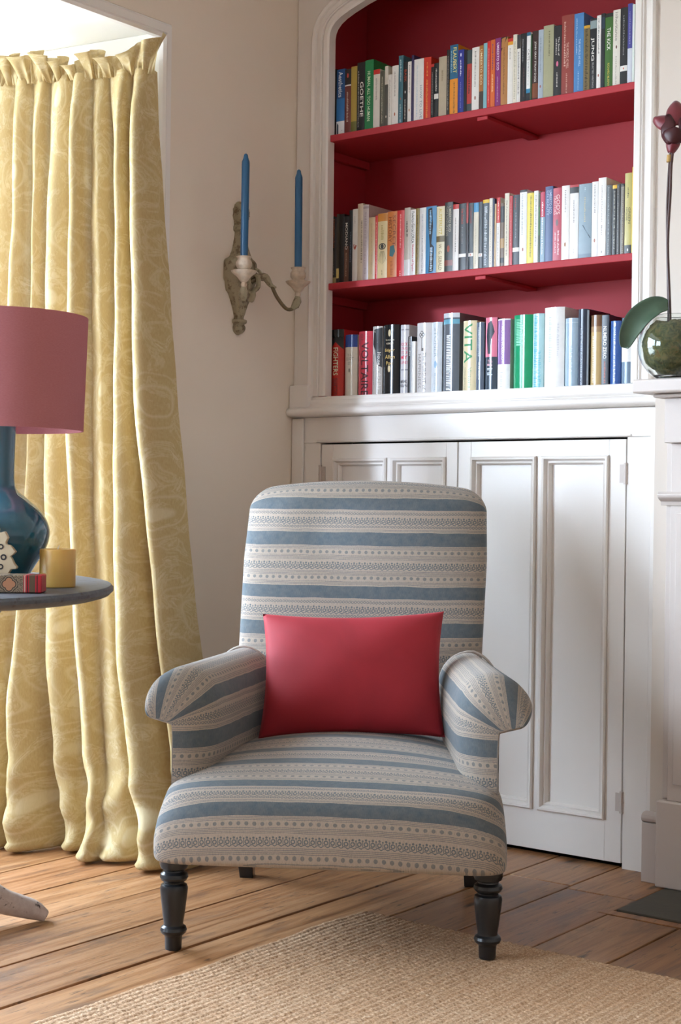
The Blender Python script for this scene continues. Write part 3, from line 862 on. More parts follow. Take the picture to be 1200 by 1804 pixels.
MB().tube([pa - CO + Vector((0, 0.012, 2.12)), pb - CO + Vector((0, 0.012, 2.12))], 0.008, 8).build('curtain_rail', M_METALARM, cur)

# ================================================================ pedestal table
tb = thing('pedestal_table', 'round tripod table with worn dark grey top and pale chipped legs', 'table', (-2.704, 2.083, 0))
TT = Matrix.Rotation(math.radians(1.9), 4, Vector((0.79, 0.61, 0)))      # the old tilting top leans a little
m = MB().lathe([(0.0, 0.728), (0.345, 0.728), (0.362, 0.733), (0.371, 0.742), (0.371, 0.749), (0.366, 0.755), (0.355, 0.757), (0.0, 0.757)], (0, 0, 0), 96)
m.v = [tuple(Vector((0, 0, 0.757)) + TT @ (Vector(p) - Vector((0, 0, 0.757)))) for p in m.v]
m.build('table_top', M_TABLE, tb, angle=0.5)
m = MB().prism([(-0.27, 0.727), (0.175, 0.727), (0.168, 0.722), (0.150, 0.712), (0.140, 0.700), (0.135, 0.696), (-0.24, 0.696)], lambda p, k: tuple(Vector((0.79, 0.61, 0)) * p[0] + Vector((0.61, -0.79, 0)) * (0.05 + 0.035 * k) + Vector((0, 0, p[1]))))
m.v = [tuple(Vector((0, 0, 0.757)) + TT @ (Vector(p) - Vector((0, 0, 0.757)))) for p in m.v]
m.build('top_bearer', M_TABLE, tb, bevel=0.002)
m = MB().lathe([(0.0, 0.10), (0.042, 0.10), (0.045, 0.13), (0.040, 0.24), (0.030, 0.27), (0.038, 0.29), (0.038, 0.31), (0.026, 0.33), (0.024, 0.42), (0.034, 0.50), (0.040, 0.56), (0.030, 0.61), (0.040, 0.63), (0.036, 0.66), (0.045, 0.70), (0.0, 0.70)], (0, 0, 0), 24)
m.build('pillar', M_CHIP, tb)
fa = math.atan2(2.272 - 2.083, -2.569 + 2.704)
for k in range(3):
    a = fa + k * 2 * math.pi / 3; d = Vector((math.cos(a), math.sin(a), 0)); e = Vector((-d.y, d.x, 0))
    pth = catmull([(0.03, 0.150, 0.042), (0.07, 0.100, 0.038), (0.127, 0.058, 0.032), (0.17, 0.041, 0.028), (0.205, 0.029, 0.024), (0.232, 0.014, 0.014)], 5)
    m = MB()
    def lg(i, j):
        x, z, h = pth[j]
        q = pth[min(j + 1, len(pth) - 1)] - pth[max(j - 1, 0)]
        tn = Vector((q[0], q[1])).normalized(); nn = Vector((-tn.y, tn.x))
        aa = 2 * math.pi * i / 12; cc, ss = math.cos(aa), math.sin(aa)
        cc = math.copysign(abs(cc) ** 0.6, cc); ss = math.copysign(abs(ss) ** 0.6, ss)
        zz_ = z + nn.y * ss * h * 0.9
        return tuple(d * (x + nn.x * ss * h * 0.9) + e * (cc * 0.017) + Vector((0, 0, max(0.0, zz_))))
    m.grid(lg, 12, len(pth), True, None, True, True)
    m.build('leg', M_CHIP, tb, angle=1.0)
def table_z(x, y):       # height of the leaning top
    v_ = TT @ Vector((0, 0, 1)); return 0.757 - (v_.x * (x + 2.704) + v_.y * (y - 2.083)) / v_.z

# ---- lamp
lx, ly = -2.618, 2.158
lz = table_z(lx, ly) + 0.0022
lm = thing('table_lamp', 'teal glazed vase lamp with plum red drum shade on round table', 'lamp', (lx, ly, lz))
def m_glaze():
    t = NT('teal_glaze'); v = t.coords()
    n = t.noise(v, 14, 3)
    sp = t.n('SeparateXYZ'); t.link(v, sp.inputs[0])
    t.bsdf(t.mix(n, hx('184c62'), hx('28687e')), 0.06, None, Coat_Weight=0.5)
    return t.m
vp = catmull([(0.060, 0.0), (0.068, 0.004), (0.082, 0.03), (0.108, 0.072), (0.1175, 0.105), (0.114, 0.130), (0.098, 0.158), (0.070, 0.184), (0.046, 0.204), (0.0405, 0.225), (0.0405, 0.27), (0.043, 0.345), (0.046, 0.36), (0.040, 0.366), (0.0, 0.367)], 4)
vp = [(max(0, float(p[0])), float(p[1])) for p in vp]
MB().lathe(vp, (0, 0, 0), 64).build('vase_base', m_glaze(), lm, angle=1.2)
def m_shade():
    t = NT('plum_shade_fabric'); v = t.coords('Object', (1, 1, 1))
    n = t.noise(t.coords('Object', (200, 200, 900)), 1, 1)
    col = t.mix(n, hx('b47276'), hx('c08488'))
    df = t.n('BsdfDiffuse'); t.link(col, df.inputs[0]); tr = t.n('BsdfTranslucent'); t.link(col, tr.inputs[0])
    mx = t.n('MixShader'); mx.inputs[0].default_value = 0.12
    t.link(df.outputs[0], mx.inputs[1]); t.link(tr.outputs[0], mx.inputs[2]); t.link(mx.outputs[0], t.out.inputs[0]); return t.m
zb, zt = 1.094 - lz, 1.342 - lz
MB().lathe([(0.1835, zb), (0.188, zb), (0.196, zt), (0.192, zt), (0.1835, zb)], (0, 0, 0), 96, cap=False).build('lamp_shade', m_shade(), lm, angle=0.8)
M_BRASS = plain('aged_brass', hx('8a7040'), 0.3, 0.1, Metallic=1.0)
m = MB().tube([(0, 0, 0.366), (0, 0, 0.43)], 0.014, 12)
m.build('lamp_holder', M_BRASS, lm)
m = MB()
for k in range(3):
    a = k * 2.094; m.tube([(0, 0, zt - 0.02), (0.193 * math.cos(a), 0.193 * math.sin(a), zt - 0.006)], 0.0018, 6)
m.tube([(0, 0, 0.42), (0, 0, zt - 0.015)], 0.004, 8)
m.build('shade_carrier', M_BRASS, lm)
MB().lathe([(0.0, 0.43), (0.012, 0.43), (0.014, 0.45), (0.028, 0.475), (0.030, 0.495), (0.022, 0.515), (0.0, 0.523)], (0, 0, 0), 20).build('bulb', plain('opal_glass', hx('e8e4da'), 0.3), lm)

# ---- pillar candle
def on_ray(u, d):            # ground position under a view direction, distance d along the view axis
    r = (u - 600) / F_PX * d
    return _R0.x * r + _F0.x * d, _R0.y * r + _F0.y * d
kx, ky = -2.468, 2.205
kz = table_z(kx, ky)
cd = thing('pillar_candle', 'squat yellow beeswax pillar candle behind small patterned box', 'candle', (kx, ky, kz))
t = NT('beeswax'); t.bsdf(t.mix(t.noise(t.coords(), 18, 2), hx('c79a45'), hx('d9b56a')), 0.4, None, Subsurface_Weight=0.35, Subsurface_Radius=(0.03, 0.018, 0.006), Subsurface_Scale=0.5)
MB().lathe([(0.0, 0.0), (0.0375, 0.0), (0.0385, 0.002), (0.0385, 0.079), (0.037, 0.0815), (0.034, 0.081), (0.028, 0.077), (0.0, 0.074)], (0, 0, 0), 40).build('wax_body', t.m, cd, angle=0.9)
MB().tube([(0, 0, 0.072), (0.001, 0, 0.084), (0.004, 0.001, 0.089)], 0.0012, 6).build('wick', M_WICK, cd)

# ---- patterned matchbox
def m_box():
    t = NT('ornamental_box_print'); tc = t.n('TexCoord'); sp = t.n('SeparateXYZ'); t.link(tc.outputs['Object'], sp.inputs[0])
    f = t.math('ADD', t.math('DIVIDE', sp.outputs[0], 0.134), 0.5)
    red, tan, crm = hx('a8202c'), hx('8a7862'), hx('d8cdb8')
    blk = hx('2a2220')
    st = [(0.0, red), (0.06, blk), (0.075, red), (0.10, hx('5a4a38')), (0.185, red), (0.20, crm), (0.21, red), (0.235, blk), (0.25, red), (0.28, tan), (0.72, red), (0.735, crm), (0.75, red), (0.775, blk), (0.79, red), (0.81, hx('5a4a38')), (0.90, red), (0.925, blk), (0.94, red)]
    col = t.ramp(f, st, 'CONSTANT')
    # quatrefoil in the middle panel
    dz = t.math('SUBTRACT', sp.outputs[2], 0.0175); dx = sp.outputs[0]
    ang = t.math('ARCTAN2', dz, dx); rr = t.math('SQRT', t.math('ADD', t.math('MULTIPLY', dx, dx), t.math('MULTIPLY', dz, dz)))
    lim = t.math('MULTIPLY_ADD', t.math('ABSOLUTE', t.math('COSINE', t.math('MULTIPLY', ang, 2))), 0.0035, 0.0098)
    q1 = t.math('LESS_THAN', rr, lim); q2 = t.math('LESS_THAN', rr, t.math('ADD', lim, 0.002)); q3 = t.math('LESS_THAN', rr, t.math('ADD', lim, 0.0045)); q4 = t.math('LESS_THAN', rr, t.math('ADD', lim, 0.0058))
    sck = t.math('MULTIPLY', t.math('GREATER_THAN', t.noise(tc.outputs['Object'], 420, 1), 0.52), t.math('LESS_THAN', t.math('ABSOLUTE', dx), 0.0285))
    col = t.mix(t.math('MULTIPLY', sck, 0.7), col, blk)
    col = t.mix(q4, col, blk); col = t.mix(q3, col, tan); col = t.mix(q2, col, blk); col = t.mix(q1, col, hx('b07c5c'))
    t.bsdf(col, 0.35); return t.m
mx_, my_ = -2.437, 2.053
mbx = MB().box(-0.067, 0.067, -0.024, 0.024, 0.0, 0.036).build('ornamental_box', m_box(), None, bevel=0.002)
tag(mbx, 'small red and black ornamental box with quatrefoil panel on table edge', 'box')
mbx.matrix_world = Matrix.Translation((mx_, my_, table_z(mx_, my_) + 0.0012)) @ TT @ Matrix.Rotation(0.64, 4, 'Z')

# ---- lobed ornament at the picture's edge: cream cut out leaf with eye marks
ox, oy = -2.530, 2.060
oz = table_z(ox, oy) + 0.002
orn = thing('lobed_ornament', 'cream lobed ornament with dark ringed eye marks at the left edge', 'ornament', (ox, oy, oz))
_no = Vector((0.61, -0.79, 0)); _ro = Vector((0.79, 0.61, 0))
pts = []
for k in range(90):
    a = 2 * math.pi * k / 90
    r = 1 + 0.10 * math.sin(a * 13) + 0.04 * math.sin(a * 29)
    pts.append((0.060 * r * math.cos(a) * (1 - 0.25 * math.sin(a)), 0.072 + 0.070 * r * math.sin(a)))
MB().prism(pts, lambda p, k: tuple(_ro * p[0] + _no * (0.008 - 0.016 * k) + Vector((0, 0, p[1])))).build('lobed_body', plain('cream_ceramic', hx('bfae90'), 0.6), orn, bevel=0.0015)
m = MB()
for px_, pz_, r_ in ((0.034, 0.088, 0.006), (0.040, 0.066, 0.0065), (0.034, 0.046, 0.006), (0.020, 0.026, 0.0055), (0.020, 0.066, 0.0055), (0.018, 0.105, 0.006), (0.0, 0.048, 0.006), (-0.015, 0.08, 0.006), (-0.02, 0.035, 0.006)):
    c = _ro * px_ + _no * 0.0085 + Vector((0, 0, pz_))
    m.grid(lambda i, j: tuple(c + (_ro * math.cos(i * math.pi / 8) + Vector((0, 0, 1)) * math.sin(i * math.pi / 8)) * (r_ * (0.5 if j == 0 else 1.0)) + _no * 0.0003), 16, 2, True)
m.build('eye_marks', plain('dark_brown_ink', hx('2a2426'), 0.6), orn, fix=False)

# ================================================================ wall sconce and candles
SX, SY = X0, 3.307
sc = thing('wall_sconce', 'carved worn gilt wood wall sconce with two curved candle arms', 'sconce', (SX, SY, 0))
zw = [(1.432, 0.004, 0.006), (1.440, 0.016, 0.020), (1.452, 0.020, 0.026), (1.462, 0.017, 0.022), (1.466, 0.022, 0.030), (1.474, 0.022, 0.030), (1.478, 0.015, 0.020), (1.492, 0.016, 0.024), (1.52, 0.026, 0.030), (1.548, 0.040, 0.036), (1.560, 0.052, 0.038), (1.582, 0.057, 0.040), (1.590, 0.062, 0.042), (1.63, 0.062, 0.044), (1.645, 0.058, 0.044), (1.655, 0.040, 0.040), (1.672, 0.028, 0.034), (1.70, 0.020, 0.028), (1.728, 0.015, 0.022), (1.734, 0.021, 0.030), (1.746, 0.021, 0.030), (1.752, 0.018, 0.026), (1.770, 0.023, 0.032), (1.790, 0.024, 0.034), (1.806, 0.019, 0.028), (1.817, 0.010, 0.016), (1.821, 0.002, 0.004)]
zw = [tuple(p) for p in catmull(zw, 3)]
m = MB()
def scf(i, j):
    z, w_, d_ = zw[j]; a = math.pi * i / 20
    cc, ss = math.cos(a), math.sin(a)
    f = 1.0
    if 1.76 < z < 1.815: f = 1 + 0.07 * math.sin(i * 2.2 + j * 2.0)
    if 1.49 < z < 1.56 or 1.66 < z < 1.73: f = 1 + 0.05 * math.cos(i * 2.5)
    return (0.0005 + d_ * f * max(0, ss) ** 0.7, -w_ * f * cc, z)
m.grid(scf, 21, len(zw))
nn_ = len(zw); m.f.append(tuple(j * 21 for j in range(nn_)) + tuple(j * 21 + 20 for j in range(nn_ - 1, -1, -1)))
m.build('back_plate', M_SCONCE, sc, angle=1.2)
# carved scrolls on the front of the plate
m = MB()
for s in (-1, 1):
    m.tube(catmull([(0.044, s * 0.010, 1.61), (0.058, s * 0.022, 1.60), (0.062, s * 0.020, 1.57), (0.052, s * 0.010, 1.555), (0.060, s * 0.004, 1.545), (0.050, s * 0.004, 1.525)], 4), [0.007] * 20 + [0.004], 8)
    m.tube(catmull([(0.042, s * 0.03, 1.625), (0.052, s * 0.04, 1.615), (0.050, s * 0.032, 1.595), (0.045, s * 0.022, 1.60)], 4), 0.005, 8)
m.build('carved_scroll', M_SCONCE, sc)
for s, lab in ((-1, 'left'), (1, 'right')):
    cx_, cy_2 = 0.130, s * 0.120
    def P_(f, z): return (0.040 + (cx_ - 0.040) * f, cy_2 * (0.12 + 0.88 * f), z)
    arm_ = MB().tube(catmull([P_(0, 1.585), P_(0.22, 1.602), P_(0.40, 1.585), P_(0.55, 1.545), P_(0.75, 1.512), P_(0.90, 1.513), P_(0.99, 1.530), P_(1, 1.545)], 5), [0.0075] * 5 + [0.0055] * 31, 10).build('candle_arm', M_METALARM, sc)
    lf = MB().tube(catmull([P_(0.15, 1.600), P_(0.30, 1.600), P_(0.42, 1.578), P_(0.54, 1.572)], 5), [0.009, 0.010, 0.011, 0.012, 0.012, 0.012, 0.011, 0.010, 0.009, 0.008, 0.007, 0.006, 0.005, 0.004, 0.003, 0.002], 8)
    lf.tube([P_(0.88, 1.512), P_(0.95, 1.522), P_(0.99, 1.535), P_(1.0, 1.552)], [0.006, 0.012, 0.012, 0.006], 8)
    lf.build('leaf_ornament', M_SCONCE, arm_)
    cupm = MB().lathe([(0.0, 1.545), (0.006, 1.546), (0.009, 1.553), (0.007, 1.560), (0.012, 1.565), (0.020, 1.576), (0.033, 1.586), (0.037, 1.592), (0.034, 1.593), (0.022, 1.590), (0.014, 1.591), (0.017, 1.597), (0.0225, 1.606), (0.0225, 1.616), (0.018, 1.624), (0.019, 1.628), (0.0225, 1.632), (0.020, 1.633), (0.0125, 1.630), (0.0, 1.629)], (cx_, cy_2, 0), 24)
    cupm.build('candle_cup', M_SCONCE_PALE, sc, angle=0.9)
    tc_ = thing('taper_candle', 'blue taper candle in the %s cup of the wall sconce, %s' % (('nearer', 'left of the two') if s < 0 else ('farther', 'right of the two')), 'candle', (SX + cx_, SY + cy_2, 1.6305), 0, 'blue taper candles in the sconce')
    MB().lathe([(0.0, 0.0), (0.0108, 0.0), (0.0112, 0.262), (0.0108, 0.268), (0.0070, 0.278), (0.0055, 0.287), (0.002, 0.290), (0.0, 0.290)], (0, 0, 0), 20).build('wax_taper', M_BLUECANDLE, tc_, angle=0.6)
    MB().tube([(0, 0, 0.288), (0.0005, 0, 0.296)], 0.001, 6).build('wick', M_WICK, tc_)
    tc_.rotation_euler = (0.0, 0.008 if s < 0 else -0.006, 0)

# ================================================================ orchid in glass bowl
oc = (-1.606, 3.408)
orc = thing('potted_orchid', 'dark red orchid in a mossy round glass bowl on mantel shelf', 'plant', (oc[0], oc[1], 1.2565))
t = NT('clear_glass'); t.bsdf((0.93, 0.96, 0.94, 1), 0.02, None, Transmission_Weight=1.0, IOR=1.45)
M_GLASS = t.m
gp = []
for k in range(15):
    a = math.radians(-62 + k * 118 / 14); gp.append((0.089 * math.cos(a), 0.079 + 0.089 * math.sin(a)))
gi = [(r - 0.003, z + (0.003 if i < 3 else 0.0)) for i, (r, z) in enumerate(gp)][::-1]
MB().lathe([(0.0, 0.0)] + [(gp[0][0], 0.0)] + gp + [(gp[-1][0] - 0.0015, gp[-1][1] + 0.0015)] + gi + [(0.0, 0.005)], (0, 0, 0), 48).build('glass_bowl', M_GLASS, orc, angle=1.3)
def m_moss():
    t = NT('moss'); v = t.coords(); n = t.noise(v, 60, 5, 0.7, 1.0); n2 = t.noise(v, 20, 2)
    col = t.ramp(n, [(0.3, hx('2a3018')), (0.45, hx('5a6438')), (0.58, hx('8a8450')), (0.70, hx('94602f'))])
    t.bsdf(t.mix(t.math('MULTIPLY', n2, 0.5), col, hx('46543a')), 0.9, t.bump(n, 1.0, 0.01)); return t.m
m = MB()
def ms(i, j):
    a = 2 * math.pi * i / 40; b = -math.pi / 2 + math.pi * j / 24
    r = 0.0805 * (1 + 0.025 * math.sin(a * 7 + j) + 0.03 * math.sin(a * 13 + j * 2.3)) - 0.004
    x, y, z = r * math.cos(b) * math.cos(a), r * math.cos(b) * math.sin(a), 0.079 + r * math.sin(b)
    z = min(max(z, 0.006), 0.135 + 0.006 * math.sin(a * 5 + j))
    return (x, y, z)
m.grid(ms, 40, 25, True); m.build('moss', m_moss(), orc, angle=3)
def m_leaf():
    t = NT('orchid_leaf'); v = t.coords(); n = t.noise(v, 30, 3)
    t.bsdf(t.mix(n, hx('2e4438'), hx('50664f')), 0.32); return t.m
M_LEAF = m_leaf()
def leaf(path, wid, name='leaf', th=0.0016):
    pth = [Vector(p) for p in catmull(path, 6)]
    n = len(pth); m = MB()
    side = []
    for i in range(n):
        tg = (pth[min(i + 1, n - 1)] - pth[max(i - 1, 0)]).normalized()
        s_ = tg.cross(Vector(LN)).normalized(); side.append((s_, s_.cross(tg)))
    def fn(i, j):
        t_ = j / (n - 1); c = -1 + 2 * i / 12
        w_ = wid * math.sin(math.pi * (0.06 + 0.90 * t_) ** 0.9) ** 0.6
        s_, nr = side[j]
        return pth[j] + s_ * (c * w_) + nr * (-0.30 * w_ * (1 - c * c) ** 1.0 * 1.0)
    m.grid(fn, 13, n)
    o = m.build(name, M_LEAF, orc, fix=False, angle=3)
    sm = o.modifiers.new('thickness', 'SOLIDIFY'); sm.thickness = th
    return o
LN = (0.45, -0.75, 0.45)
leaf([(-0.004, -0.030, 0.178), (-0.030, -0.048, 0.176), (-0.064, -0.064, 0.150), (-0.086, -0.072, 0.112), (-0.096, -0.076, 0.074)], 0.029)
M_STEM = plain('orchid_stem', hx('4c3430'), 0.45, 0.25, 40)
s1 = MB().tube(catmull([(-0.014, -0.004, 0.10), (-0.016, -0.004, 0.19), (-0.020, -0.004, 0.32), (-0.022, -0.004, 0.42), (-0.018, -0.004, 0.52), (-0.012, -0.004, 0.575)], 5), 0.0038, 8).build('stem', M_STEM, orc)
s2 = MB().tube(catmull([(-0.006, -0.010, 0.10), (-0.010, -0.010, 0.19), (-0.017, -0.010, 0.33), (-0.012, -0.010, 0.45), (-0.010, -0.010, 0.53), (0.0, -0.012, 0.572), (0.016, -0.014, 0.605), (0.03, -0.016, 0.62)], 5), 0.0036, 8).build('stem', M_STEM, orc)
MB().tube([(-0.016, -0.007, 0.528), (-0.015, -0.007, 0.545)], 0.0085, 10).build('raffia_tie', plain('raffia', hx('a8844a'), 0.8), orc)
fl_ = MB().lathe([(0.0, -0.006), (0.006, -0.005), (0.008, 0.0), (0.004, 0.006), (0.0, 0.007)], (0.0, -0.035, 0.600), 12, axis=(0.45, -0.85, 0.1)).build('flower', plain('flower_lip', hx('3a0a12'), 0.5), orc)
fn_ = Vector((0.35, -0.9, 0.15)).normalized(); fu = Vector((0, 0, 1)); fu = (fu - fn_ * fu.dot(fn_)).normalized(); fr_ = fu.cross(fn_) * -1
fr_ = Vector((0.93, 0.36, 0.0)); fr_ = (fr_ - fn_ * fr_.dot(fn_)).normalized()
FC = Vector((0.013, -0.030, 0.603))
def petal(ang, L, W, back, mat):
    m = MB(); d = fr_ * math.cos(ang) + fu * math.sin(ang); e = fr_ * -math.sin(ang) + fu * math.cos(ang)
    def fn(i, j):
        t_ = j / 9; c = -1 + 2 * i / 8
        w_ = W * math.sin(math.pi * (0.10 + 0.84 * t_)) ** 0.7
        return FC + d * (0.004 + 1.22 * L * t_) + e * (1.22 * c * w_) + fn_ * (back + 0.010 * (1 - c * c) - 0.012 * t_ * t_)
    m.grid(fn, 9, 10)
    o = m.build('petal', mat, fl_, fix=False, angle=3); sm = o.modifiers.new('thickness', 'SOLIDIFY'); sm.thickness = 0.001
M_PET = plain('dark_red_petal', hx('6e1422'), 0.45, 0.3, 40, Sheen_Weight=0.3)
M_PETD = plain('deep_maroon_petal', hx('3c0a12'), 0.45, 0.3, 40)
petal(math.radians(150), 0.050, 0.016, -0.006, M_PET); petal(math.radians(95), 0.056, 0.020, -0.006, M_PET); petal(math.radians(-105), 0.046, 0.014, -0.006, M_PET)
petal(math.radians(185), 0.028, 0.032, 0.0, M_PETD); petal(math.radians(5), 0.046, 0.032, 0.0, M_PETD); petal(math.radians(30), 0.05, 0.016, -0.006, M_PET); petal(math.radians(250), 0.03, 0.022, 0.004, M_PETD)

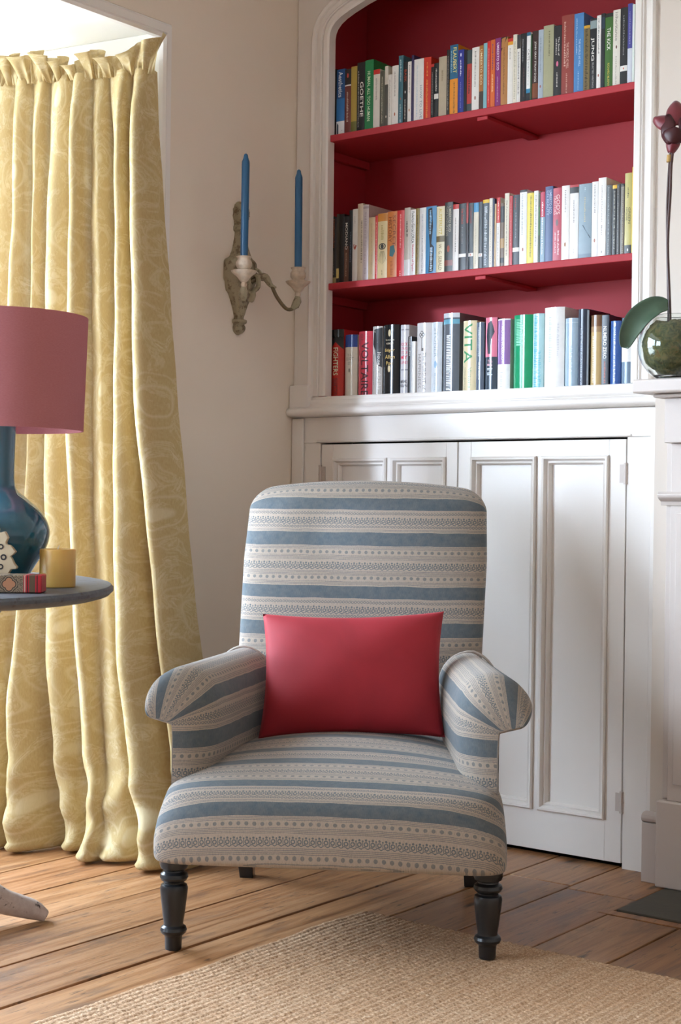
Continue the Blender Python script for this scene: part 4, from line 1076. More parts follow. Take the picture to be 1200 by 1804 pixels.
# ================================================================ books
BOOKS = [
 [
  (-2.8375,-2.8129,0.204,'2a211c','dark brown worn paperback',[('d', '6a5a48', 0.1, 0.5, 0.5, 0.3)]),
  (-2.8126,-2.7815,0.201,'2a6fae','blue paperback with white foot',[('b', 0, 0.44, '1f4f86'), ('b', 0.78, 1, 'dfe3e6'), ('p', '1d3b4c', [(0.1, 0.8), (0.75, 0.92), (0.1, 0.98)]), ('t', 'Aesthetics', 'e8eef2', 0.04, 0.42, 0.5, 0.5)]),
  (-2.7812,-2.7579,0.197,'6b2f2a','maroon paperback with dark top and white line',[('b', 0, 0.24, '221a1c'), ('b', 0.24, 0.26, 'dddddd'), ('o', 'c8483c', 0.1, 0.3), ('d', 'b9a79a', 0.35, 0.8, 0.5, 0.3)]),
  (-2.7576,-2.7355,0.201,'a88f3e','mustard yellow slim paperback',[('b', 0.82, 1, '6d6a30')]),
  (-2.7352,-2.7059,0.209,'17181a','black paperback with tall white capitals',[('t', 'GOETHE', 'e6e2da', 0.28, 0.78, 0.62, 0.42), ('d', 'b9b5ac', 0.12, 0.93, 0.22, 0.128)]),
  (-2.7056,-2.6744,0.211,'157a45','green thick paperback with pale capitals',[('t', 'HUMAN, ALL TOO HUMAN', 'd8e6c8', 0.16, 0.86, 0.45, 0.42)]),
  (-2.6741,-2.6502,0.178,'d9d3c8','cream slim paperback with red top',[('b', 0, 0.08, 'c8322c'), ('d', '9a948a', 0.15, 0.5, 0.5, 0.25)]),
  (-2.6499,-2.6325,0.170,'5a5a4c','olive grey slim paperback',[('d', 'b8b4a0', 0.1, 0.9, 0.5, 0.25)]),
  (-2.6322,-2.6202,0.182,'d6d0c2','cream thin paperback with dark lower half',[('b', 0.3, 1, '4d4c44'), ('o', 'e2dccc', 0.82, 0.32)]),
  (-2.6199,-2.6067,0.155,'e2ddd4','white thin short paperback',[('d', 'a8a29a', 0.1, 0.8, 0.5, 0.3)]),
  (-2.6064,-2.5833,0.178,'e4e0d8','white paperback with small oval emblem',[('d', 'a59f98', 0.1, 0.5, 0.5, 0.25), ('o', 'b06a4a', 0.8, 0.22)]),
  (-2.5830,-2.5662,0.204,'3c6b78','tall teal paperback',[('d', 'c4d4d6', 0.06, 0.38, 0.5, 0.32000000000000006), ('o', 'c05a3a', 0.62, 0.2), ('d', 'a9c0c4', 0.7, 0.95, 0.5, 0.3)]),
  (-2.5659,-2.5498,0.182,'1a1a1c','black paperback with rust capitals',[('t', 'BASK', 'a6442c', 0.12, 0.32, 0.5, 0.5), ('o', 'd8d4cc', 0.48, 0.25), ('d', 'bbb6ae', 0.6, 0.92, 0.5, 0.25)]),
  (-2.5495,-2.5367,0.181,'e6e2da','white slim paperback with oval emblem low down',[('d', '8a857e', 0.06, 0.5, 0.5, 0.3), ('o', 'a8744c', 0.78, 0.34)]),
  (-2.5364,-2.5278,0.198,'3a3158','dark purple very thin book',[]),
  (-2.5275,-2.4936,0.183,'e2dfda','wide white paperback with grey letters',[('t', 'HOW TO LIVE', '8f9aa0', 0.42, 0.95, 0.75, 0.22), ('d', 'b9c4ca', 0.1, 0.5, 0.35, 0.16000000000000003), ('d', 'a8c0d4', 0.5, 0.9, 0.35, 0.12)]),
  (-2.4933,-2.4679,0.183,'c4311f','orange red thick paperback',[('d', 'e0a24a', 0.08, 0.3, 0.5, 0.14), ('d', 'd8862e', 0.35, 0.95, 0.5, 0.288)]),
  (-2.4676,-2.4569,0.160,'1f1c1d','black thin book with red top',[('b', 0, 0.05, 'c03028'), ('d', '8a8680', 0.15, 0.9, 0.5, 0.3)]),
  (-2.4566,-2.4411,0.161,'1b1f20','black slim book with white square',[('d', 'c9c5bd', 0.1, 0.5, 0.5, 0.3), ('b', 0.55, 0.64, 'd0ccc4')]),
  (-2.4408,-2.4139,0.176,'b3a68e','beige paperback',[('d', '8a7a62', 0.22, 0.4, 0.5, 0.24)]),
  (-2.4136,-2.4033,0.192,'26221f','dark brown slim paperback',[('d', '8f8a82', 0.1, 0.9, 0.5, 0.3)]),
  (-2.4030,-2.3754,0.203,'e08f24','paperback half blue and half orange',[('b', 0, 0.48, '1f6286'), ('t', 'FLAUBERT', 'e8d878', 0.04, 0.4, 0.62, 0.42), ('d', '9fc4d0', 0.08, 0.38, 0.2, 0.128), ('d', '7a5a24', 0.52, 0.95, 0.6, 0.2)]),
  (-2.3751,-2.3551,0.185,'28348a','royal blue paperback',[('o', 'c8cce0', 0.08, 0.26), ('d', 'd8dcec', 0.16, 0.4, 0.5, 0.24), ('d', '7078b8', 0.5, 0.9, 0.5, 0.2)]),
  (-2.3548,-2.3446,0.182,'15151b','black thin paperback',[]),
  (-2.3443,-2.3284,0.179,'3a4a4c','dark mottled paperback with red label',[('b', 0.22, 0.85, 'b33a34'), ('d', '40201e', 0.3, 0.7, 0.5, 0.4)]),
  (-2.3281,-2.3038,0.183,'e4e1da','white paperback with oval emblem near foot',[('d', '8a857e', 0.06, 0.6, 0.5, 0.22), ('o', '9a6a5a', 0.78, 0.24)]),
  (-2.3035,-2.2897,0.185,'a5692c','brown and orange paperback with cream capitals',[('b', 0.7, 1, '3a2a20'), ('t', 'UMBERTO ECO', 'e8d8a8', 0.06, 0.6, 0.5, 0.5)]),
  (-2.2894,-2.2775,0.189,'7fb3bd','pale blue thin book',[]),
  (-2.2772,-2.2664,0.193,'cc2f2a','bright red thin paperback',[('d', 'e8b0a0', 0.1, 0.9, 0.5, 0.25)]),
  (-2.2661,-2.2515,0.194,'d0642a','orange slim paperback',[('d', '5a3a6a', 0.06, 0.42, 0.5, 0.32000000000000006), ('d', 'f0d0a0', 0.5, 0.75, 0.5, 0.3)]),
  (-2.2512,-2.2330,0.196,'832a72','purple paperback with white capitals',[('t', 'UMBERTO ECO', 'e8d8e6', 0.07, 0.46, 0.5, 0.4), ('d', 'c8a0c0', 0.55, 0.9, 0.5, 0.17600000000000002)]),
  (-2.2327,-2.2108,0.195,'b07a44','tan paperback with dark top corner',[('p', '2a2220', [(0, 0), (1, 0), (0, 0.2)]), ('d', '7a5028', 0.15, 0.8, 0.5, 0.2)]),
  (-2.2105,-2.1934,0.188,'e6e2da','white slim paperback with red and yellow top',[('b', 0, 0.05, 'c8302a'), ('b', 0.05, 0.1, 'e0a030'), ('d', 'a09a92', 0.15, 0.3, 0.5, 0.25)]),
  (-2.1931,-2.1807,0.196,'ded8c6','cream slim paperback',[('d', 'a8a28e', 0.1, 0.9, 0.5, 0.4)]),
  (-2.1804,-2.1689,0.193,'e2e0da','white slim paperback with dark grey top',[('b', 0, 0.2, '3a3a3c'), ('d', '6a6a70', 0.25, 0.85, 0.5, 0.36000000000000004)]),
  (-2.1686,-2.1499,0.194,'1e1f21','black paperback beside a white thin one',[('d', '8a8a8c', 0.08, 0.4, 0.4, 0.2), ('d', '5a3a3a', 0.5, 0.9, 0.6, 0.2)]),
  (-2.1496,-2.1373,0.194,'e8e8e6','white thin paperback with blue and black foot',[('b', 0, 0.05, '2f6a86'), ('t', 'CATS', '77777a', 0.24, 0.4, 0.5, 0.5), ('d', 'b0b0b0', 0.42, 0.75, 0.5, 0.3), ('b', 0.8, 0.86, '2f86b0'), ('b', 0.86, 1, '1e2024')]),
  (-2.1370,-2.1319,0.188,'2a4a2a','dark green thin book',[]),
  (-2.1316,-2.1131,0.194,'3a2622','dark brown paperback with white capitals',[('t', 'JOHN GRAY STRAW DOGS', 'e6e2da', 0.15, 0.72, 0.5, 0.4), ('b', 0.74, 0.95, '7a4426')]),
  (-2.1128,-2.0971,0.194,'a8b4c0','pale blue grey paperback',[('d', '7a8692', 0.1, 0.6, 0.5, 0.25), ('o', 'a0605a', 0.8, 0.28)]),
  (-2.0968,-2.0653,0.202,'a3a283','sage green wide paperback',[('d', '6a6a50', 0.08, 0.42, 0.6, 0.14)]),
  (-2.0650,-2.0408,0.196,'2a2b2d','charcoal paperback with pink emblem',[('t', 'The Book of', 'd8d4cc', 0.16, 0.42, 0.68, 0.2), ('d', 'd8d4cc', 0.18, 0.4, 0.35, 0.16000000000000003), ('o', 'd06a8a', 0.53, 0.3), ('d', 'b8b4ac', 0.65, 0.85, 0.5, 0.16000000000000003)]),
  (-2.0405,-2.0027,0.219,'8e3f38','tall brick red paperback',[('t', 'THE WORLD AS WILL', 'd0a898', 0.34, 0.66, 0.5, 0.2), ('d', 'd0a898', 0.08, 0.62, 0.28, 0.16000000000000003), ('d', 'c09080', 0.72, 0.97, 0.45, 0.12)]),
  (-2.0024,-1.9735,0.217,'4a82ba','tall sky blue paperback',[('t', 'THE WORLD AS WILL', 'b8d0e4', 0.32, 0.66, 0.6, 0.2), ('d', 'a8c4dc', 0.06, 0.5, 0.3, 0.12), ('d', 'a8c4dc', 0.72, 0.95, 0.5, 0.1)]),
  (-1.9732,-1.9545,0.180,'7a6a44','brown paperback with yellow top',[('b', 0, 0.04, 'd0a030'), ('d', '3a3222', 0.06, 0.95, 0.5, 0.5)]),
  (-1.9542,-1.9342,0.195,'22262a','black paperback with large white capitals',[('b', 0.03, 0.14, '8a9a9c'), ('t', 'JUNG', 'e4e2dc', 0.26, 0.58, 0.4, 0.55), ('t', 'SELECTED WRITINGS', 'a8a8a8', 0.6, 0.95, 0.5, 0.25)]),
  (-1.9339,-1.9216,0.200,'e8e6e2','white thin paperback with oval emblem',[('d', '8a8a88', 0.04, 0.5, 0.5, 0.35), ('o', 'a06050', 0.8, 0.34)]),
  (-1.9213,-1.9098,0.203,'22282c','black slim paperback beside the green one',[('b', 0.05, 0.2, '2a3a4a')]),
  (-1.9095,-1.8864,0.200,'3f6a2e','leaf green paperback with white capitals',[('b', 0, 0.05, '1c1e1c'), ('t', 'THE KICK', 'eceae2', 0.19, 0.49, 0.5, 0.45), ('t', 'RICHARD MURPHY', 'c8b450', 0.66, 0.97, 0.5, 0.26)]),
  (-1.8861,-1.8648,0.205,'dcd8cc','cream tall paperback',[('t', 'Inheritance', '8a867c', 0.03, 0.4, 0.5, 0.4), ('o', '6a4a3a', 0.48, 0.22), ('d', 'aaa698', 0.6, 0.95, 0.5, 0.2)]),
  (-1.8645,-1.8434,0.207,'26282a','black paperback with white band',[('b', 0.74, 0.81, 'e4e2dc'), ('o', 'c05030', 0.775, 0.14), ('d', '8a8a8a', 0.1, 0.6, 0.5, 0.2)]),
  (-1.8431,-1.8295,0.214,'cdd2dc','tall paperback with purple upper half and pale foot',[('b', 0, 0.55, '4a4a92'), ('d', '8a8ac0', 0.1, 0.5, 0.5, 0.3)]),
  (-1.8292,-1.8225,0.210,'d8e0da','pale grey green thin book at the frame',[]),
 ],
 [
  (-2.8376,-2.8244,0.209,'3c3a22','dark olive slim book',[('b', 0.9, 1, '8a7a52')]),
  (-2.8241,-2.8059,0.203,'1c1817','black paperback with orange letters and tan foot',[('d', 'a8582c', 0.03, 0.45, 0.5, 0.336), ('b', 0.9, 1, 'a08a58'), ('d', '8a8276', 0.5, 0.85, 0.5, 0.2)]),
  (-2.8056,-2.7951,0.211,'3a342c','dark thin book with cream foot',[('b', 0.78, 0.92, 'c8b068')]),
  (-2.7948,-2.7767,0.209,'1b1a1b','black slim paperback',[]),
  (-2.7764,-2.7584,0.201,'5e3a28','brown and black paperback with white capitals',[('b', 0, 0.45, '17161a'), ('t', 'MODIANO', 'dedad2', 0.1, 0.5, 0.5, 0.5), ('d', 'b89a82', 0.55, 0.9, 0.5, 0.2)]),
  (-2.7581,-2.7452,0.217,'1a1c20','black slim tall paperback',[('d', '6a7684', 0.3, 0.7, 0.5, 0.27999999999999997)]),
  (-2.7449,-2.7266,0.219,'d4cec6','off white paperback with small rust emblem',[('d', 'a8a098', 0.1, 0.2, 0.5, 0.2), ('p', 'a04a38', [(0.2, 0.48), (0.9, 0.5), (0.6, 0.56), (0.3, 0.54)])]),
  (-2.7263,-2.7065,0.233,'c4b299','tall beige book',[('d', '7a6a58', 0.22, 0.76, 0.8, 0.24)]),
  (-2.7062,-2.6854,0.227,'b7a6a2','pinkish grey book with pale border',[('b', 0.02, 0.05, '9a8a88'), ('d', 'a09090', 0.1, 0.9, 0.5, 0.4)]),
  (-2.6851,-2.6610,0.188,'bda179','tan paperback',[('d', 'a08860', 0.1, 0.9, 0.5, 0.15)]),
  (-2.6607,-2.6517,0.191,'c8322a','red thin book beside the eye design',[('d', 'e0a090', 0.1, 0.9, 0.5, 0.3)]),
  (-2.6514,-2.6165,0.195,'d6c292','cream paperback with black eye and rays',[('b', 0, 0.12, 'c8822e'), ('d', 'b09a60', 0.18, 0.4, 0.5, 0.3), ('eye', '20221c', 0.5, 0.33), ('d', '8a7a50', 0.86, 0.94, 0.5, 0.1)]),
  (-2.6162,-2.5816,0.197,'c9783a','orange paperback with bird emblem',[('t', 'SECRET', '8a4a24', 0.06, 0.52, 0.72, 0.3), ('t', 'HISTORY', '7a3c1c', 0.08, 0.46, 0.3, 0.34), ('p', '3c6a70', [(0.3, 0.52), (0.7, 0.5), (0.85, 0.6), (0.6, 0.68), (0.25, 0.66)]), ('d', 'b06030', 0.74, 0.95, 0.5, 0.3)]),
  (-2.5813,-2.5552,0.197,'d02f30','bright red paperback',[('d', 'f0b8b0', 0.06, 0.55, 0.5, 0.17600000000000002), ('d', 'f0b8b0', 0.9, 0.98, 0.5, 0.2)]),
  (-2.5549,-2.5340,0.202,'b9b0a4','grey beige paperback with pale foot',[('d', '4a4640', 0.2, 0.42, 0.5, 0.32000000000000006), ('b', 0.75, 0.98, 'd6d4d2')]),
  (-2.5337,-2.5148,0.194,'e8e6e2','white paperback with black and pink lettering',[('t', 'Federico Garcia LORCA', '2a2a30', 0.03, 0.5, 0.5, 0.5), ('t', 'Sketches of Spain', 'd03a6a', 0.52, 0.92, 0.5, 0.45)]),
  (-2.5145,-2.5018,0.196,'8a7434','olive gold slim paperback',[('d', '5a4a20', 0.1, 0.95, 0.5, 0.4)]),
  (-2.5015,-2.4789,0.196,'dedcda','white paperback with grey print',[('d', 'a8aeb8', 0.1, 0.45, 0.5, 0.2), ('d', '8a8a94', 0.45, 0.95, 0.5, 0.2)]),
  (-2.4786,-2.4424,0.197,'3f84b4','blue and black patterned paperback',[('p', '15171c', [(0.2, 0.04), (0.6, 0.02), (0.7, 0.3), (0.55, 0.55), (0.8, 0.6), (0.75, 0.95), (0.3, 0.97), (0.4, 0.6), (0.25, 0.3)]), ('d', '9ab8cc', 0.06, 0.4, 0.45, 0.20800000000000002), ('d', 'c8d8e0', 0.6, 0.94, 0.55, 0.24)]),
  (-2.4419,-2.4140,0.193,'dfd6b2','cream paperback with dark middle strip',[('t', 'AUSTERLITZ', 'c8b04a', 0.03, 0.42, 0.5, 0.42), ('b', 0.44, 0.53, '6a5a30'), ('t', 'W. G. SEBALD', '8a7a58', 0.56, 0.95, 0.5, 0.4)]),
  (-2.4137,-2.3859,0.202,'33332f','dark grey paperback with reddish face',[('t', 'UMBERTO ECO', 'b0a890', 0.06, 0.42, 0.65, 0.3), ('t', 'ON UGLINESS', '8a8470', 0.06, 0.48, 0.3, 0.26), ('o', '9a4a30', 0.66, 0.36), ('b', 0.82, 0.9, '7a3a2c')]),
  (-2.3856,-2.3656,0.193,'e4e0dc','white paperback with red top',[('b', 0, 0.07, 'c0302e'), ('d', '9a948e', 0.2, 0.7, 0.5, 0.2)]),
  (-2.3653,-2.3407,0.193,'34363a','dark grey paperback with rust letters and white band',[('d', 'a03a2a', 0.08, 0.3, 0.5, 0.32000000000000006), ('b', 0.74, 0.79, 'e2e0dc'), ('d', '8a8a8c', 0.35, 0.6, 0.5, 0.15)]),
  (-2.3404,-2.3331,0.193,'2a1a1c','black thin paperback with red top',[('b', 0, 0.3, 'a02822')]),
  (-2.3328,-2.3160,0.191,'40464c','slate grey paperback with white band',[('d', '8a3030', 0.04, 0.3, 0.5, 0.3), ('b', 0.74, 0.79, 'e2e0dc'), ('o', 'c05030', 0.765, 0.2)]),
  (-2.3157,-2.2989,0.190,'d8d0bc','cream paperback with blue top',[('b', 0, 0.14, '4a92c0'), ('d', 'b0a890', 0.3, 0.9, 0.5, 0.15)]),
  (-2.2986,-2.2858,0.191,'43474d','slate grey slim paperback with white band low down',[('b', 0.76, 0.81, 'e2e0dc'), ('o', 'c05030', 0.785, 0.22)]),
  (-2.2855,-2.2642,0.195,'4a545c','slate paperback with yellow top',[('b', 0, 0.05, 'e0b82e'), ('d', 'c4ccd2', 0.1, 0.95, 0.5, 0.45)]),
  (-2.2639,-2.2531,0.197,'e2dcd0','cream thin paperback',[('d', 'b0a898', 0.1, 0.95, 0.5, 0.3)]),
  (-2.2528,-2.2466,0.195,'26304e','navy thin paperback',[]),
  (-2.2463,-2.2404,0.180,'c2a478','tan thin paperback',[]),
  (-2.2401,-2.2280,0.196,'e2deda','slim paperback with red upper third and white foot',[('b', 0, 0.36, 'c42f2c'), ('d', 'f0c8c0', 0.06, 0.34, 0.5, 0.32000000000000006), ('d', 'a8a4a0', 0.42, 0.9, 0.5, 0.25)]),
  (-2.2277,-2.2141,0.179,'6a5644','mottled brown paperback',[('b', 0.05, 0.3, '2e2e30'), ('b', 0.55, 0.7, 'a88450'), ('b', 0.85, 0.93, '2a2624')]),
  (-2.2138,-2.1987,0.205,'dcd4c0','cream paperback with grey print',[('d', '8a8478', 0.1, 0.85, 0.5, 0.3)]),
  (-2.1984,-2.1876,0.196,'b83034','crimson thin paperback',[('d', 'd88a88', 0.1, 0.7, 0.5, 0.2)]),
  (-2.1873,-2.1658,0.197,'3a3d44','dark slate paperback with white band and red mark',[('b', 0.74, 0.8, 'e4e2dc'), ('d', '9a3030', 0.05, 0.2, 0.4, 0.25), ('d', '8a8a90', 0.25, 0.6, 0.5, 0.15)]),
  (-2.1655,-2.1424,0.208,'e4e4e4','white paperback with faint print and dark top',[('b', 0, 0.03, '2a2a2c'), ('d', 'a8aeb4', 0.06, 0.6, 0.4, 0.2), ('o', 'a87060', 0.79, 0.22)]),
  (-2.1421,-2.1207,0.197,'e2cf52','yellow paperback',[('d', '7a7238', 0.04, 0.9, 0.6, 0.24)]),
  (-2.1204,-2.1065,0.201,'e2e0da','white slim paperback right of the yellow one',[('d', '8a8a86', 0.06, 0.75, 0.5, 0.3)]),
  (-2.1062,-2.1002,0.194,'3a4a34','dark green very thin paperback',[('b', 0.2, 0.6, '3a6a3a')]),
  (-2.0999,-2.0851,0.195,'88a2b4','paperback with pink top and pale blue foot',[('b', 0, 0.35, 'c0405a'), ('d', 'e8e8ea', 0.14, 0.86, 0.5, 0.336)]),
  (-2.0848,-2.0609,0.208,'4a5c86','slate blue paperback with pale capitals',[('t', 'UMBERTO ECO', 'b8c4dc', 0.05, 0.36, 0.7, 0.3), ('t', 'ON BEAUTY', 'a8b4d0', 0.05, 0.38, 0.35, 0.3)]),
  (-2.0606,-2.0341,0.201,'b84456','rose red paperback with pale capitals',[('t', "GOD'S", 'e8c8c8', 0.09, 0.36, 0.62, 0.42), ('t', 'TRAITORS', 'e0b0b4', 0.1, 0.36, 0.25, 0.3), ('o', '7a6a70', 0.47, 0.34), ('d', 'f0d8dc', 0.58, 0.9, 0.68, 0.20800000000000002), ('t', 'JESSIE CHILDS', 'f0d8dc', 0.6, 0.88, 0.3, 0.2)]),
  (-2.0338,-2.0098,0.204,'e4e0dc','white paperback with oval emblem in the middle row',[('d', 'a09a96', 0.06, 0.35, 0.5, 0.2), ('o', 'b0805e', 0.78, 0.26)]),
  (-2.0090,-1.9822,0.203,'e2e0de','white paperback with red and black top',[('b', 0, 0.07, 'b83238'), ('b', 0.03, 0.11, '2a2a2c'), ('d', 'a8a4a2', 0.2, 0.5, 0.5, 0.18), ('d', 'c4c0be', 0.85, 0.92, 0.5, 0.15)]),
  (-1.9814,-1.9429,0.202,'8296a2','wide grey blue paperback',[('d', 'c2b48a', 0.18, 0.5, 0.5, 0.1), ('d', 'b4c4cc', 0.05, 0.1, 0.5, 0.1), ('b', 0.93, 0.98, '6e8290'), ('p', '3a4a56', [(0.3, 0.55), (0.34, 0.54), (0.95, 0.72), (0.92, 0.73)])]),
  (-1.9421,-1.9234,0.204,'e6e4e2','white slim paperback with oval emblem on its foot',[('d', 'a8a4a2', 0.04, 0.4, 0.5, 0.25), ('o', 'b08070', 0.77, 0.28)]),
  (-1.9231,-1.8999,0.212,'e6e3df','white thick tall paperback',[('d', 'b0aaa8', 0.1, 0.55, 0.5, 0.144), ('d', '8a8682', 0.6, 0.72, 0.5, 0.15), ('o', '9a9692', 0.93, 0.16)]),
  (-1.8990,-1.8814,0.190,'4c5052','grey plastic covered slim book',[('d', '9aa0a2', 0.03, 0.97, 0.4, 0.2)]),
  (-1.8811,-1.8681,0.188,'1b1c1d','black paperback with yellow top',[('b', 0, 0.05, 'e0b030'), ('d', 'a8a69a', 0.08, 0.9, 0.5, 0.32000000000000006)]),
  (-1.8678,-1.8573,0.189,'33302e','dark worn thin paperback',[('d', '8a8278', 0.03, 0.97, 0.3, 0.2)]),
  (-1.8570,-1.8457,0.189,'6a6258','grey and tan worn thin paperback',[('d', 'b0a48e', 0.03, 0.97, 0.6, 0.25), ('b', 0.0, 0.04, '2a2826')]),
  (-1.8451,-1.8246,0.215,'b7ab62','khaki tall paperback with dark foot',[('b', 0.88, 1, '3a3e3e'), ('o', 'e8e6de', 0.94, 0.2), ('d', '5a5a3a', 0.18, 0.3, 0.5, 0.20800000000000002), ('t', 'GREEN', '5a5836', 0.42, 0.62, 0.68, 0.3), ('t', 'HOUSE', '5a5836', 0.42, 0.58, 0.3, 0.26)]),
  (-1.8243,-1.8165,0.229,'dfb43c','tall golden yellow thin paperback',[]),
 ],
 [
  (-2.8438,-2.8306,0.151,'2c2c2e','dark thin book with pale upper end',[('b', 0, 0.45, 'b8b4ae')]),
  (-2.8289,-2.7789,0.204,'b92a22','black and red hardback with cream capitals',[('b', 0, 0.12, '151515'), ('p', '151515', [(0, 0.1), (1, 0.1), (1, 0.3), (0.5, 0.13), (0, 0.3)]), ('t', 'FIGHTERS', 'd8d8b8', 0.27, 0.68, 0.5, 0.36), ('t', 'SHADOW', '4a1210', 0.72, 0.98, 0.5, 0.34)]),
  (-2.7734,-2.7273,0.185,'d8d2c4','cream hardback with blue top',[('b', 0, 0.2, '2c4a96'), ('h', 'T.S.', '8a867c', 0.33, 0.36), ('h', 'ELIOT', '8a867c', 0.39, 0.6), ('d', 'a8a498', 0.44, 0.5, 0.5, 0.3), ('o', '7a766c', 0.58, 0.14)]),
  (-2.7231,-2.6714,0.192,'cf4658','rose pink hardback with tall dark capitals',[('t', 'VOLTAIRE', '4a1a26', 0.17, 1.0, 0.55, 0.5), ('d', '8a2a3a', 0.04, 0.13, 0.4, 0.25)]),
  (-2.6694,-2.6329,0.204,'b7b3ae','hardback with black and white landscape photo',[('p', '26282a', [(0.2, 0.05), (1, 0.02), (1, 0.4), (0.7, 0.44), (0.1, 0.26)]), ('p', '3c3c3e', [(0.4, 0.36), (1, 0.3), (1, 0.6), (0.6, 0.56)]), ('t', 'House by the Lake', 'dcdad6', 0.38, 0.92, 0.72, 0.36), ('t', 'THOMAS HARDING', '6a6a68', 0.4, 0.85, 0.2, 0.16)]),
  (-2.6320,-2.5743,0.206,'1a1c1e','thick black hardback with gold lettering',[('o', 'c8b48a', 0.12, 0.18), ('h', 'THE COLLECTED', 'c8bca0', 0.22, 0.55), ('h', 'WORKS OF', 'c8bca0', 0.27, 0.45), ('h', 'Edgar', 'c8a860', 0.37, 0.6), ('h', 'Allan', 'c8a860', 0.46, 0.6), ('h', 'Poe', 'c8a860', 0.55, 0.4), ('o', 'c8b48a', 0.63, 0.18)]),
  (-2.5662,-2.5367,0.202,'c8c6ca','pale grey hardback with pink and black capitals',[('h', 'ROCK', 'd0405a', 0.28, 0.8), ('h', 'STARS', 'd0405a', 0.34, 0.8), ('h', 'STOLE', 'd0405a', 0.4, 0.8), ('h', 'MY', 'd0304a', 0.47, 0.8), ('h', 'LIFE!', 'd0405a', 0.545, 0.8), ('h', 'MARK', '26262a', 0.82, 0.8), ('h', 'ELLEN', '26262a', 0.88, 0.8), ('b', 0.06, 0.08, '9a989e'), ('b', 0.64, 0.66, '9a989e')]),
  (-2.5364,-2.5234,0.167,'26272a','black slim book with white capitals',[('d', 'c8c6c2', 0.02, 0.35, 0.5, 0.32000000000000006)]),
  (-2.5231,-2.5112,0.152,'dddbd8','white thin short book',[]),
  (-2.5109,-2.4589,0.204,'d2cfce','wide pearl white hardback with a key emblem',[('key', '5a5654', 0.12, 0.4), ('t', 'The PURSUIT of', '8a8684', 0.42, 0.95, 0.62, 0.2), ('t', 'HAPPINESS', '8a8684', 0.44, 0.93, 0.28, 0.24)]),
  (-2.4579,-2.4215,0.203,'c9d0d6','pale blue grey hardback',[('t', 'STONER', '9aa6b0', 0.08, 0.5, 0.5, 0.3), ('o', '88a8c4', 0.6, 0.3), ('d', 'a8b4be', 0.72, 0.95, 0.5, 0.2)]),
  (-2.4188,-2.3640,0.226,'5f656c','tall silver jacketed hardback with white capitals',[('b', 0, 0.06, 'c8ccd0'), ('b', 0.08, 0.14, '6aa0b4'), ('d', 'dfe2e4', 0.28, 0.98, 0.45, 0.32000000000000006)]),
  (-2.3509,-2.3051,0.200,'d6c8a4','cream hardback with large green capitals',[('t', 'VITA', '3a8a5a', 0.04, 0.6, 0.45, 0.62), ('t', 'Victoria', '7aa07a', 0.66, 0.96, 0.62, 0.22), ('t', 'Glendinning', '9a9474', 0.66, 0.98, 0.25, 0.2)]),
  (-2.3042,-2.2778,0.193,'56606e','slate grey hardback with small white print',[('d', 'a8b0ba', 0.08, 0.5, 0.4, 0.17600000000000002), ('d', 'd8dce0', 0.58, 0.84, 0.5, 0.16000000000000003)]),
  (-2.2751,-2.2368,0.204,'3c4650','pink and slate hardback with standing silhouette',[('b', 0, 0.54, 'd47a8e'), ('p', '1f2430', [(0.3, 0.08), (0.6, 0.04), (0.75, 0.12), (0.85, 0.2), (0.6, 0.3), (0.55, 0.5), (0.3, 0.5), (0.15, 0.25), (0.2, 0.16)]), ('h', 'The', 'e0a8b4', 0.6, 0.4), ('d', 'e0a8b4', 0.635, 0.665, 0.5, 0.48), ('d', 'b8c0c8', 0.695, 0.725, 0.5, 0.48), ('d', 'b8c0c8', 0.755, 0.785, 0.5, 0.48)]),
  (-2.2349,-2.1944,0.198,'e0dedc','white hardback with lilac panel',[('b', 0.02, 0.64, '8a6a9c'), ('t', 'MICHAEL HOLROYD', 'e0d4e4', 0.1, 0.58, 0.5, 0.18), ('d', 'b0aeac', 0.75, 0.97, 0.5, 0.3)]),
  (-2.1835,-2.1237,0.205,'1d8a5e','glossy emerald green hardback',[('d', '8ad0b0', 0.06, 0.42, 0.4, 0.45)]),
  (-2.1210,-2.0871,0.205,'a9ccd0','pale turquoise patterned hardback',[('d', '4a9ab4', 0.02, 0.98, 0.35, 0.4), ('d', '6ab0c0', 0.5, 0.98, 0.7, 0.3)]),
  (-2.0864,-2.0248,0.219,'e4e2df','thick white hardback',[('d', 'a8b4c4', 0.12, 0.68, 0.4, 0.20800000000000002), ('d', 'c4c4c8', 0.2, 0.6, 0.75, 0.096)]),
  (-2.0202,-1.9821,0.186,'9fb4c4','pale blue rounded hardback',[('b', 0.06, 0.07, 'c0d0da'), ('d', 'c4d2dc', 0.4, 0.78, 0.55, 0.24)]),
  (-1.9806,-1.9523,0.208,'39404e','tall navy hardback',[('d', '8a94a8', 0.25, 0.97, 0.45, 0.192)]),
  (-1.9514,-1.9446,0.204,'1e1f20','black thin tall book',[]),
  (-1.9437,-1.9081,0.189,'c4a878','tan and cream hardback',[('b', 0, 0.16, '7a5a44'), ('b', 0.16, 0.24, 'a88a68'), ('d', 'e4d8c0', 0.3, 0.95, 0.35, 0.22400000000000003)]),
  (-1.9077,-1.8863,0.187,'2c323c','dark slate paperback with white capitals',[('t', 'NUMERO ZERO', 'eceae6', 0.16, 0.62, 0.45, 0.5), ('d', 'b06050', 0.66, 0.97, 0.5, 0.25)]),
  (-1.8845,-1.8529,0.170,'3f5f9c','blue hardback with white dot',[('o', 'e8eaf0', 0.06, 0.2), ('d', 'c8d0e4', 0.14, 0.95, 0.5, 0.16000000000000003)]),
  (-1.8514,-1.8168,0.176,'74889c','slate blue hardback with white label',[('b', 0.24, 0.66, 'e2e2e0'), ('d', 'c4c4c4', 0.34, 0.38, 0.5, 0.5)]),
 ],
]
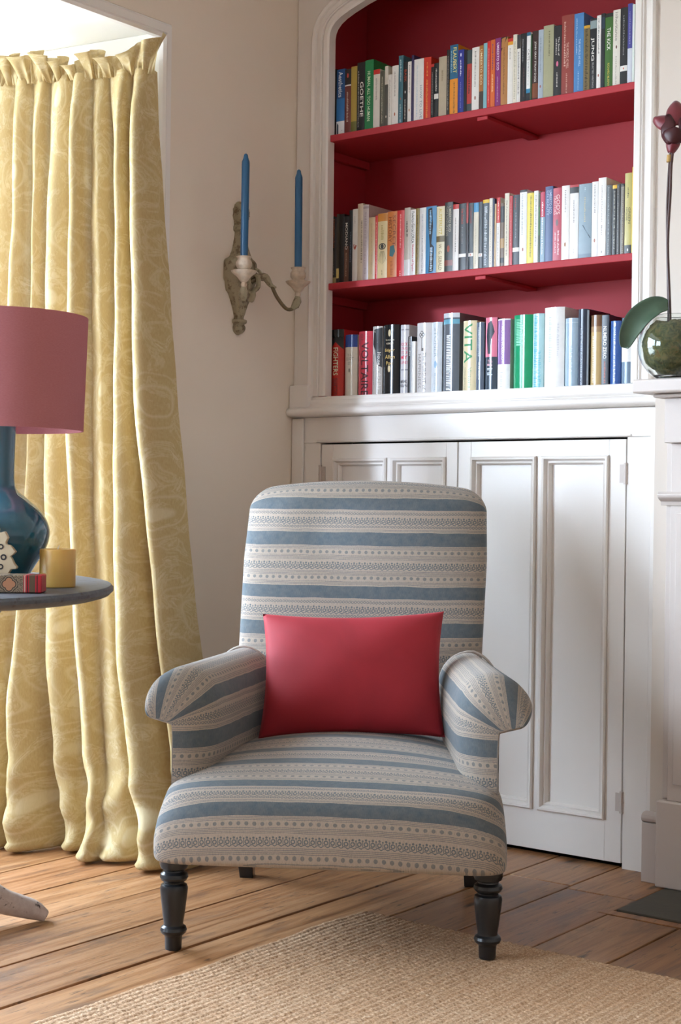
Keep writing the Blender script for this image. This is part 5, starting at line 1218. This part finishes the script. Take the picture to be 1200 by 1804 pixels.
def cover_mat(h, gloss):
    k = 'cover_%s_%d' % (h, int(gloss * 10))
    if k in _mc: return _mc[k]
    t = NT(k); v = t.coords()
    c = hx(h); n = t.noise(v, 55, 3)
    col = t.mix(n, tuple(x * 0.9 for x in c[:3]) + (1,), tuple(min(1, x * 1.08) for x in c[:3]) + (1,))
    t.bsdf(col, 0.34 if gloss < 0.5 else 0.16)
    _mc[k] = t.m; return t.m
def ink_mat(h):
    k = 'ink_' + h
    if k not in _mc:
        t = NT(k); t.bsdf(hx(h), 0.5); _mc[k] = t.m
    return _mc[k]
_tc = {}
def text_mesh(s):
    if s in _tc: return _tc[s]
    cu_d = bpy.data.curves.new('lettering', 'FONT'); cu_d.body = s; cu_d.resolution_u = 2; cu_d.offset = 0.008
    o = bpy.data.objects.new('lettering', cu_d); COL.objects.link(o)
    dg = bpy.context.evaluated_depsgraph_get(); dg.update()
    me = bpy.data.meshes.new_from_object(o.evaluated_get(dg))
    bm = bmesh.new(); bm.from_mesh(me)
    ys_ = [v_.co.y for v_ in bm.verts]; y0_, y1_ = min(ys_), max(ys_)
    for q in range(1, 8):
        bmesh.ops.bisect_plane(bm, geom=bm.verts[:] + bm.edges[:] + bm.faces[:], plane_co=(0, y0_ + (y1_ - y0_) * q / 8, 0), plane_no=(0, 1, 0))
    bm.to_mesh(me); bm.free()
    co = np.zeros(len(me.vertices) * 3); me.vertices.foreach_get('co', co); co = co.reshape(-1, 3)
    fs = [tuple(p.vertices) for p in me.polygons]
    bpy.data.objects.remove(o); bpy.data.curves.remove(cu_d); bpy.data.meshes.remove(me)
    lo, hi = co.min(0), co.max(0)
    co = (co - lo) / np.maximum(hi - lo, 1e-6)
    _tc[s] = (co, fs); return _tc[s]
ORD = ['first', 'second', 'third', 'fourth', 'fifth', 'sixth', 'seventh', 'eighth', 'ninth', 'tenth', 'eleventh', 'twelfth', 'thirteenth', 'fourteenth', 'fifteenth', 'sixteenth', 'seventeenth', 'eighteenth', 'nineteenth', 'twentieth']
def ordinal(i, n):
    j = n - 1 - i
    if i <= j: return (ORD[i] if i < 20 else 'twenty ' + ORD[i - 20]) + ' from left'
    return (ORD[j] if j < 20 else 'twenty ' + ORD[j - 20]) + ' from right'
SPY = 3.602
def spine_y(x, hw, bow):      # rounded spine, 0 at the middle
    return bow * (x / hw) ** 2
def make_book(x0, x1, h, hexc, label, extras, z, group, hard, depth, lean):
    hw = (x1 - x0) / 2 - 0.00015
    root = thing('book', label, 'book', ((x0 + x1) / 2, SPY, z), 0, group)
    root.rotation_euler = (0, lean, 0)
    bow = min(0.010, hw * 0.42) if hard else min(0.0012, hw * 0.12)
    th = min(0.0022 if hard else 0.0009, hw * 0.3)
    n = 12
    mat = cover_mat(hexc, 1.0 if hard else 0.2)
    # cover: spine and two boards as one folded sheet
    outer = [(-hw, depth)] + [(-hw + 2 * hw * i / n, spine_y(-hw + 2 * hw * i / n, hw, bow)) for i in range(n + 1)] + [(hw, depth)]
    inner_ = [(hw - th, depth)] + [((hw - th) - 2 * (hw - th) * i / n, th + spine_y((hw - th) - 2 * (hw - th) * i / n, hw, bow)) for i in range(n + 1)] + [(-hw + th, depth)]
    pts = outer + inner_
    N = len(outer)
    m = MB()
    vs = [(p[0], p[1], 0.0) for p in pts] + [(p[0], p[1], h) for p in pts]
    L2 = len(pts); fs = []
    for i in range(L2):
        k = (i + 1) % L2; fs.append((i, k, L2 + k, L2 + i))
    for i in range(N - 1):
        a, b = i, i + 1; c, d = L2 - 2 - i, L2 - 1 - i
        fs.append((a, d, c, b)); fs.append((L2 + a, L2 + b, L2 + c, L2 + d))
    m.add(vs, fs).build('cover', mat, root, angle=0.6)
    ins = 0.003 if hard else 0.0004
    pw = max(0.0006, hw - th - 0.0001)
    MB().box(-pw, pw, th + bow + 0.0005, depth - ins, ins, h - ins - (0.002 if hard else 0)).build('pages', M_PAGE, root, smooth=False)
    lay = [0.0002 if hard else 0.00008]
    def place(a, f):               # a in -1..1 across, f from top 0..1
        lay_ = lay[0]
        x = a * hw
        return (x, spine_y(x, hw, bow) - lay_, h * (1 - f))
    def sheet(poly_cols, mat_, name):
        m = MB()
        k = 10
        m.grid(lambda i, j: place(*poly_cols(i / k, j)), k + 1, 2)
        m.build(name, mat_, root, fix=False)
    for e in extras:
        kind = e[0]
        if kind == 'b':
            f0, f1 = e[1], e[2]
            sheet(lambda s, j: (-0.999 + 1.998 * s, f0 if j else f1), cover_mat(e[3], 1.0 if hard else 0.2), 'spine_band')
            # the band's wrap onto the visible side board
            m = MB(); zt_, zb_ = h * (1 - f0), h * (1 - f1)
            lay[0] += 0.00006
        elif kind == 'p':
            lay[0] += 0.00006
            pts_ = [((2 * x - 1) * 0.98, f) for x, f in e[2]]
            # finer outline so that the shape follows the rounded spine
            fine = []
            for i in range(len(pts_)):
                a, b = pts_[i], pts_[(i + 1) % len(pts_)]
                for q in range(5): fine.append((a[0] + (b[0] - a[0]) * q / 5, a[1] + (b[1] - a[1]) * q / 5))
            c = (sum(p[0] for p in fine) / len(fine), sum(p[1] for p in fine) / len(fine))
            vs = [place(*p) for p in fine]
            if bow < 0.002:
                MB().add(vs, [tuple(range(len(vs)))]).build('spine_shape', ink_mat(e[1]), root, fix=False)
            else:
                rings = [[place(c[0] + (p[0] - c[0]) * r, c[1] + (p[1] - c[1]) * r) for p in fine] for r in (1, 0.66, 0.33, 0.02)]
                MB().grid(lambda i, j: rings[j][i], len(fine), 4, True).build('spine_shape', ink_mat(e[1]), root, fix=False)
        elif kind == 'o':
            lay[0] += 0.00006
            f, r = e[2], e[3]
            ry = r * 2 * hw * 1.25 / h
            vs = [place(r * math.cos(2 * math.pi * i / 18) * 0.9, f + ry * 0.8 * math.sin(2 * math.pi * i / 18)) for i in range(18)]
            MB().add(vs + [place(0, f)], [(i, (i + 1) % 18, 18) for i in range(18)]).build('spine_emblem', ink_mat(e[1]), root, fix=False)
        elif kind in ('t', 'h', 'd'):
            lay[0] += 0.00006
            m = MB()
            if kind == 't':
                _, s, col, f0, f1, xc, sz = e
                co, fsx = text_mesh(s)
                a0 = (2 * xc - 1); hh = sz
                vs = [place(a0 - hh + 2 * hh * (c[1]), f0 + (f1 - f0) * c[0]) for c in co]
                m.add(vs, fsx)
            elif kind == 'h':
                _, s, col, fc, wd = e
                co, fsx = text_mesh(s)
                capf = min(0.055, wd * 2 * hw / max(2.2, len(s) * 0.75) * 1.25 / h)
                vs = [place(-wd + 2 * wd * c[0], fc + capf / 2 - capf * c[1]) for c in co]
                m.add(vs, fsx)
            else:
                _, col, f0, f1, xc, sz = e
                f = f0; rr = random.Random(int(f0 * 1000) + len(label))
                a0 = 2 * xc - 1
                while f < f1:
                    lw = rr.uniform(0.006, 0.016)
                    k = rr.uniform(0.6, 1.0)
                    m.grid(lambda i_, j_: place(a0 - sz + 2 * sz * k * i_ / 4, f + lw * j_), 5, 2)
                    f += lw + rr.uniform(0.004, 0.012)
            m.build('spine_lettering', ink_mat(col), root, fix=False, smooth=False)
        elif kind == 'eye':
            lay[0] += 0.00006
            m = MB(); f, r = e[2], e[3]
            # almond outline, pupil and rays
            for a in range(14):
                b0, b1 = math.pi * a / 7, math.pi * (a + 1) / 7
                q = []
                for b_, s_ in ((b0, 1), (b1, 1), (b1, 0.72), (b0, 0.72)): q.append(place(0.75 * s_ * math.cos(b_), f + 0.05 * s_ * math.sin(b_)))
                m.add(q, [(0, 1, 2, 3)])
            m.add([place(0.34 * math.cos(2 * math.pi * i / 14), f + 0.035 * math.sin(2 * math.pi * i / 14)) for i in range(14)], [tuple(range(14))])
            for q in range(7):
                a = -0.75 + 0.25 * q
                m.add([place(a * 0.45, f + 0.07), place(a * 0.45 + 0.05, f + 0.07), place(a * 1.1 + 0.04, f + 0.07 + 0.2 * (1 - abs(a) * 0.35)), place(a * 1.1, f + 0.07 + 0.2 * (1 - abs(a) * 0.35))], [(0, 1, 2, 3)])
            m.build('spine_emblem', ink_mat(e[1]), root, fix=False, smooth=False)
        elif kind == 'key':
            lay[0] += 0.00006
            m = MB(); f0, f1 = e[2], e[3]
            for cx_, cf in ((-0.12, 0.02), (-0.34, 0.05), (0.10, 0.05), (-0.12, 0.075)):
                for a in range(12):
                    q = []
                    for b_, s_ in ((a, 1), (a + 1, 1), (a + 1, 0.6), (a, 0.6)): q.append(place(cx_ + 0.20 * s_ * math.cos(b_ * math.pi / 6), f0 + cf + 0.026 * s_ * math.sin(b_ * math.pi / 6)))
                    m.add(q, [(0, 1, 2, 3)])
            m.add([place(-0.16, f0 + 0.09), place(-0.08, f0 + 0.09), place(-0.08, f1), place(-0.16, f1)], [(0, 1, 2, 3)])
            m.add([place(-0.08, f1 - 0.04), place(0.12, f1 - 0.04), place(0.12, f1), place(-0.08, f1)], [(0, 1, 2, 3)])
            m.build('spine_emblem', ink_mat(e[1]), root, fix=False, smooth=False)
    return root
SH = [('top', 2.0522), ('middle', 1.6062), ('lowest', 1.2652)]
for si, rows_ in enumerate(BOOKS):
    nm, z = SH[si]
    n = len(rows_)
    for i, (x0, x1, h, hc, desc, ex_) in enumerate(rows_):
        lab = '%s, %s on %s bookshelf' % (desc, ordinal(i, n), nm)
        hard = si == 2 and (x1 - x0) > 0.025 and i not in (23,)
        make_book(x0, x1, h, hc, lab, ex_, z, 'books on the %s shelf' % nm, hard, min(0.16, h * 0.64) + (i * 7 % 5) * 0.004, 0.0)
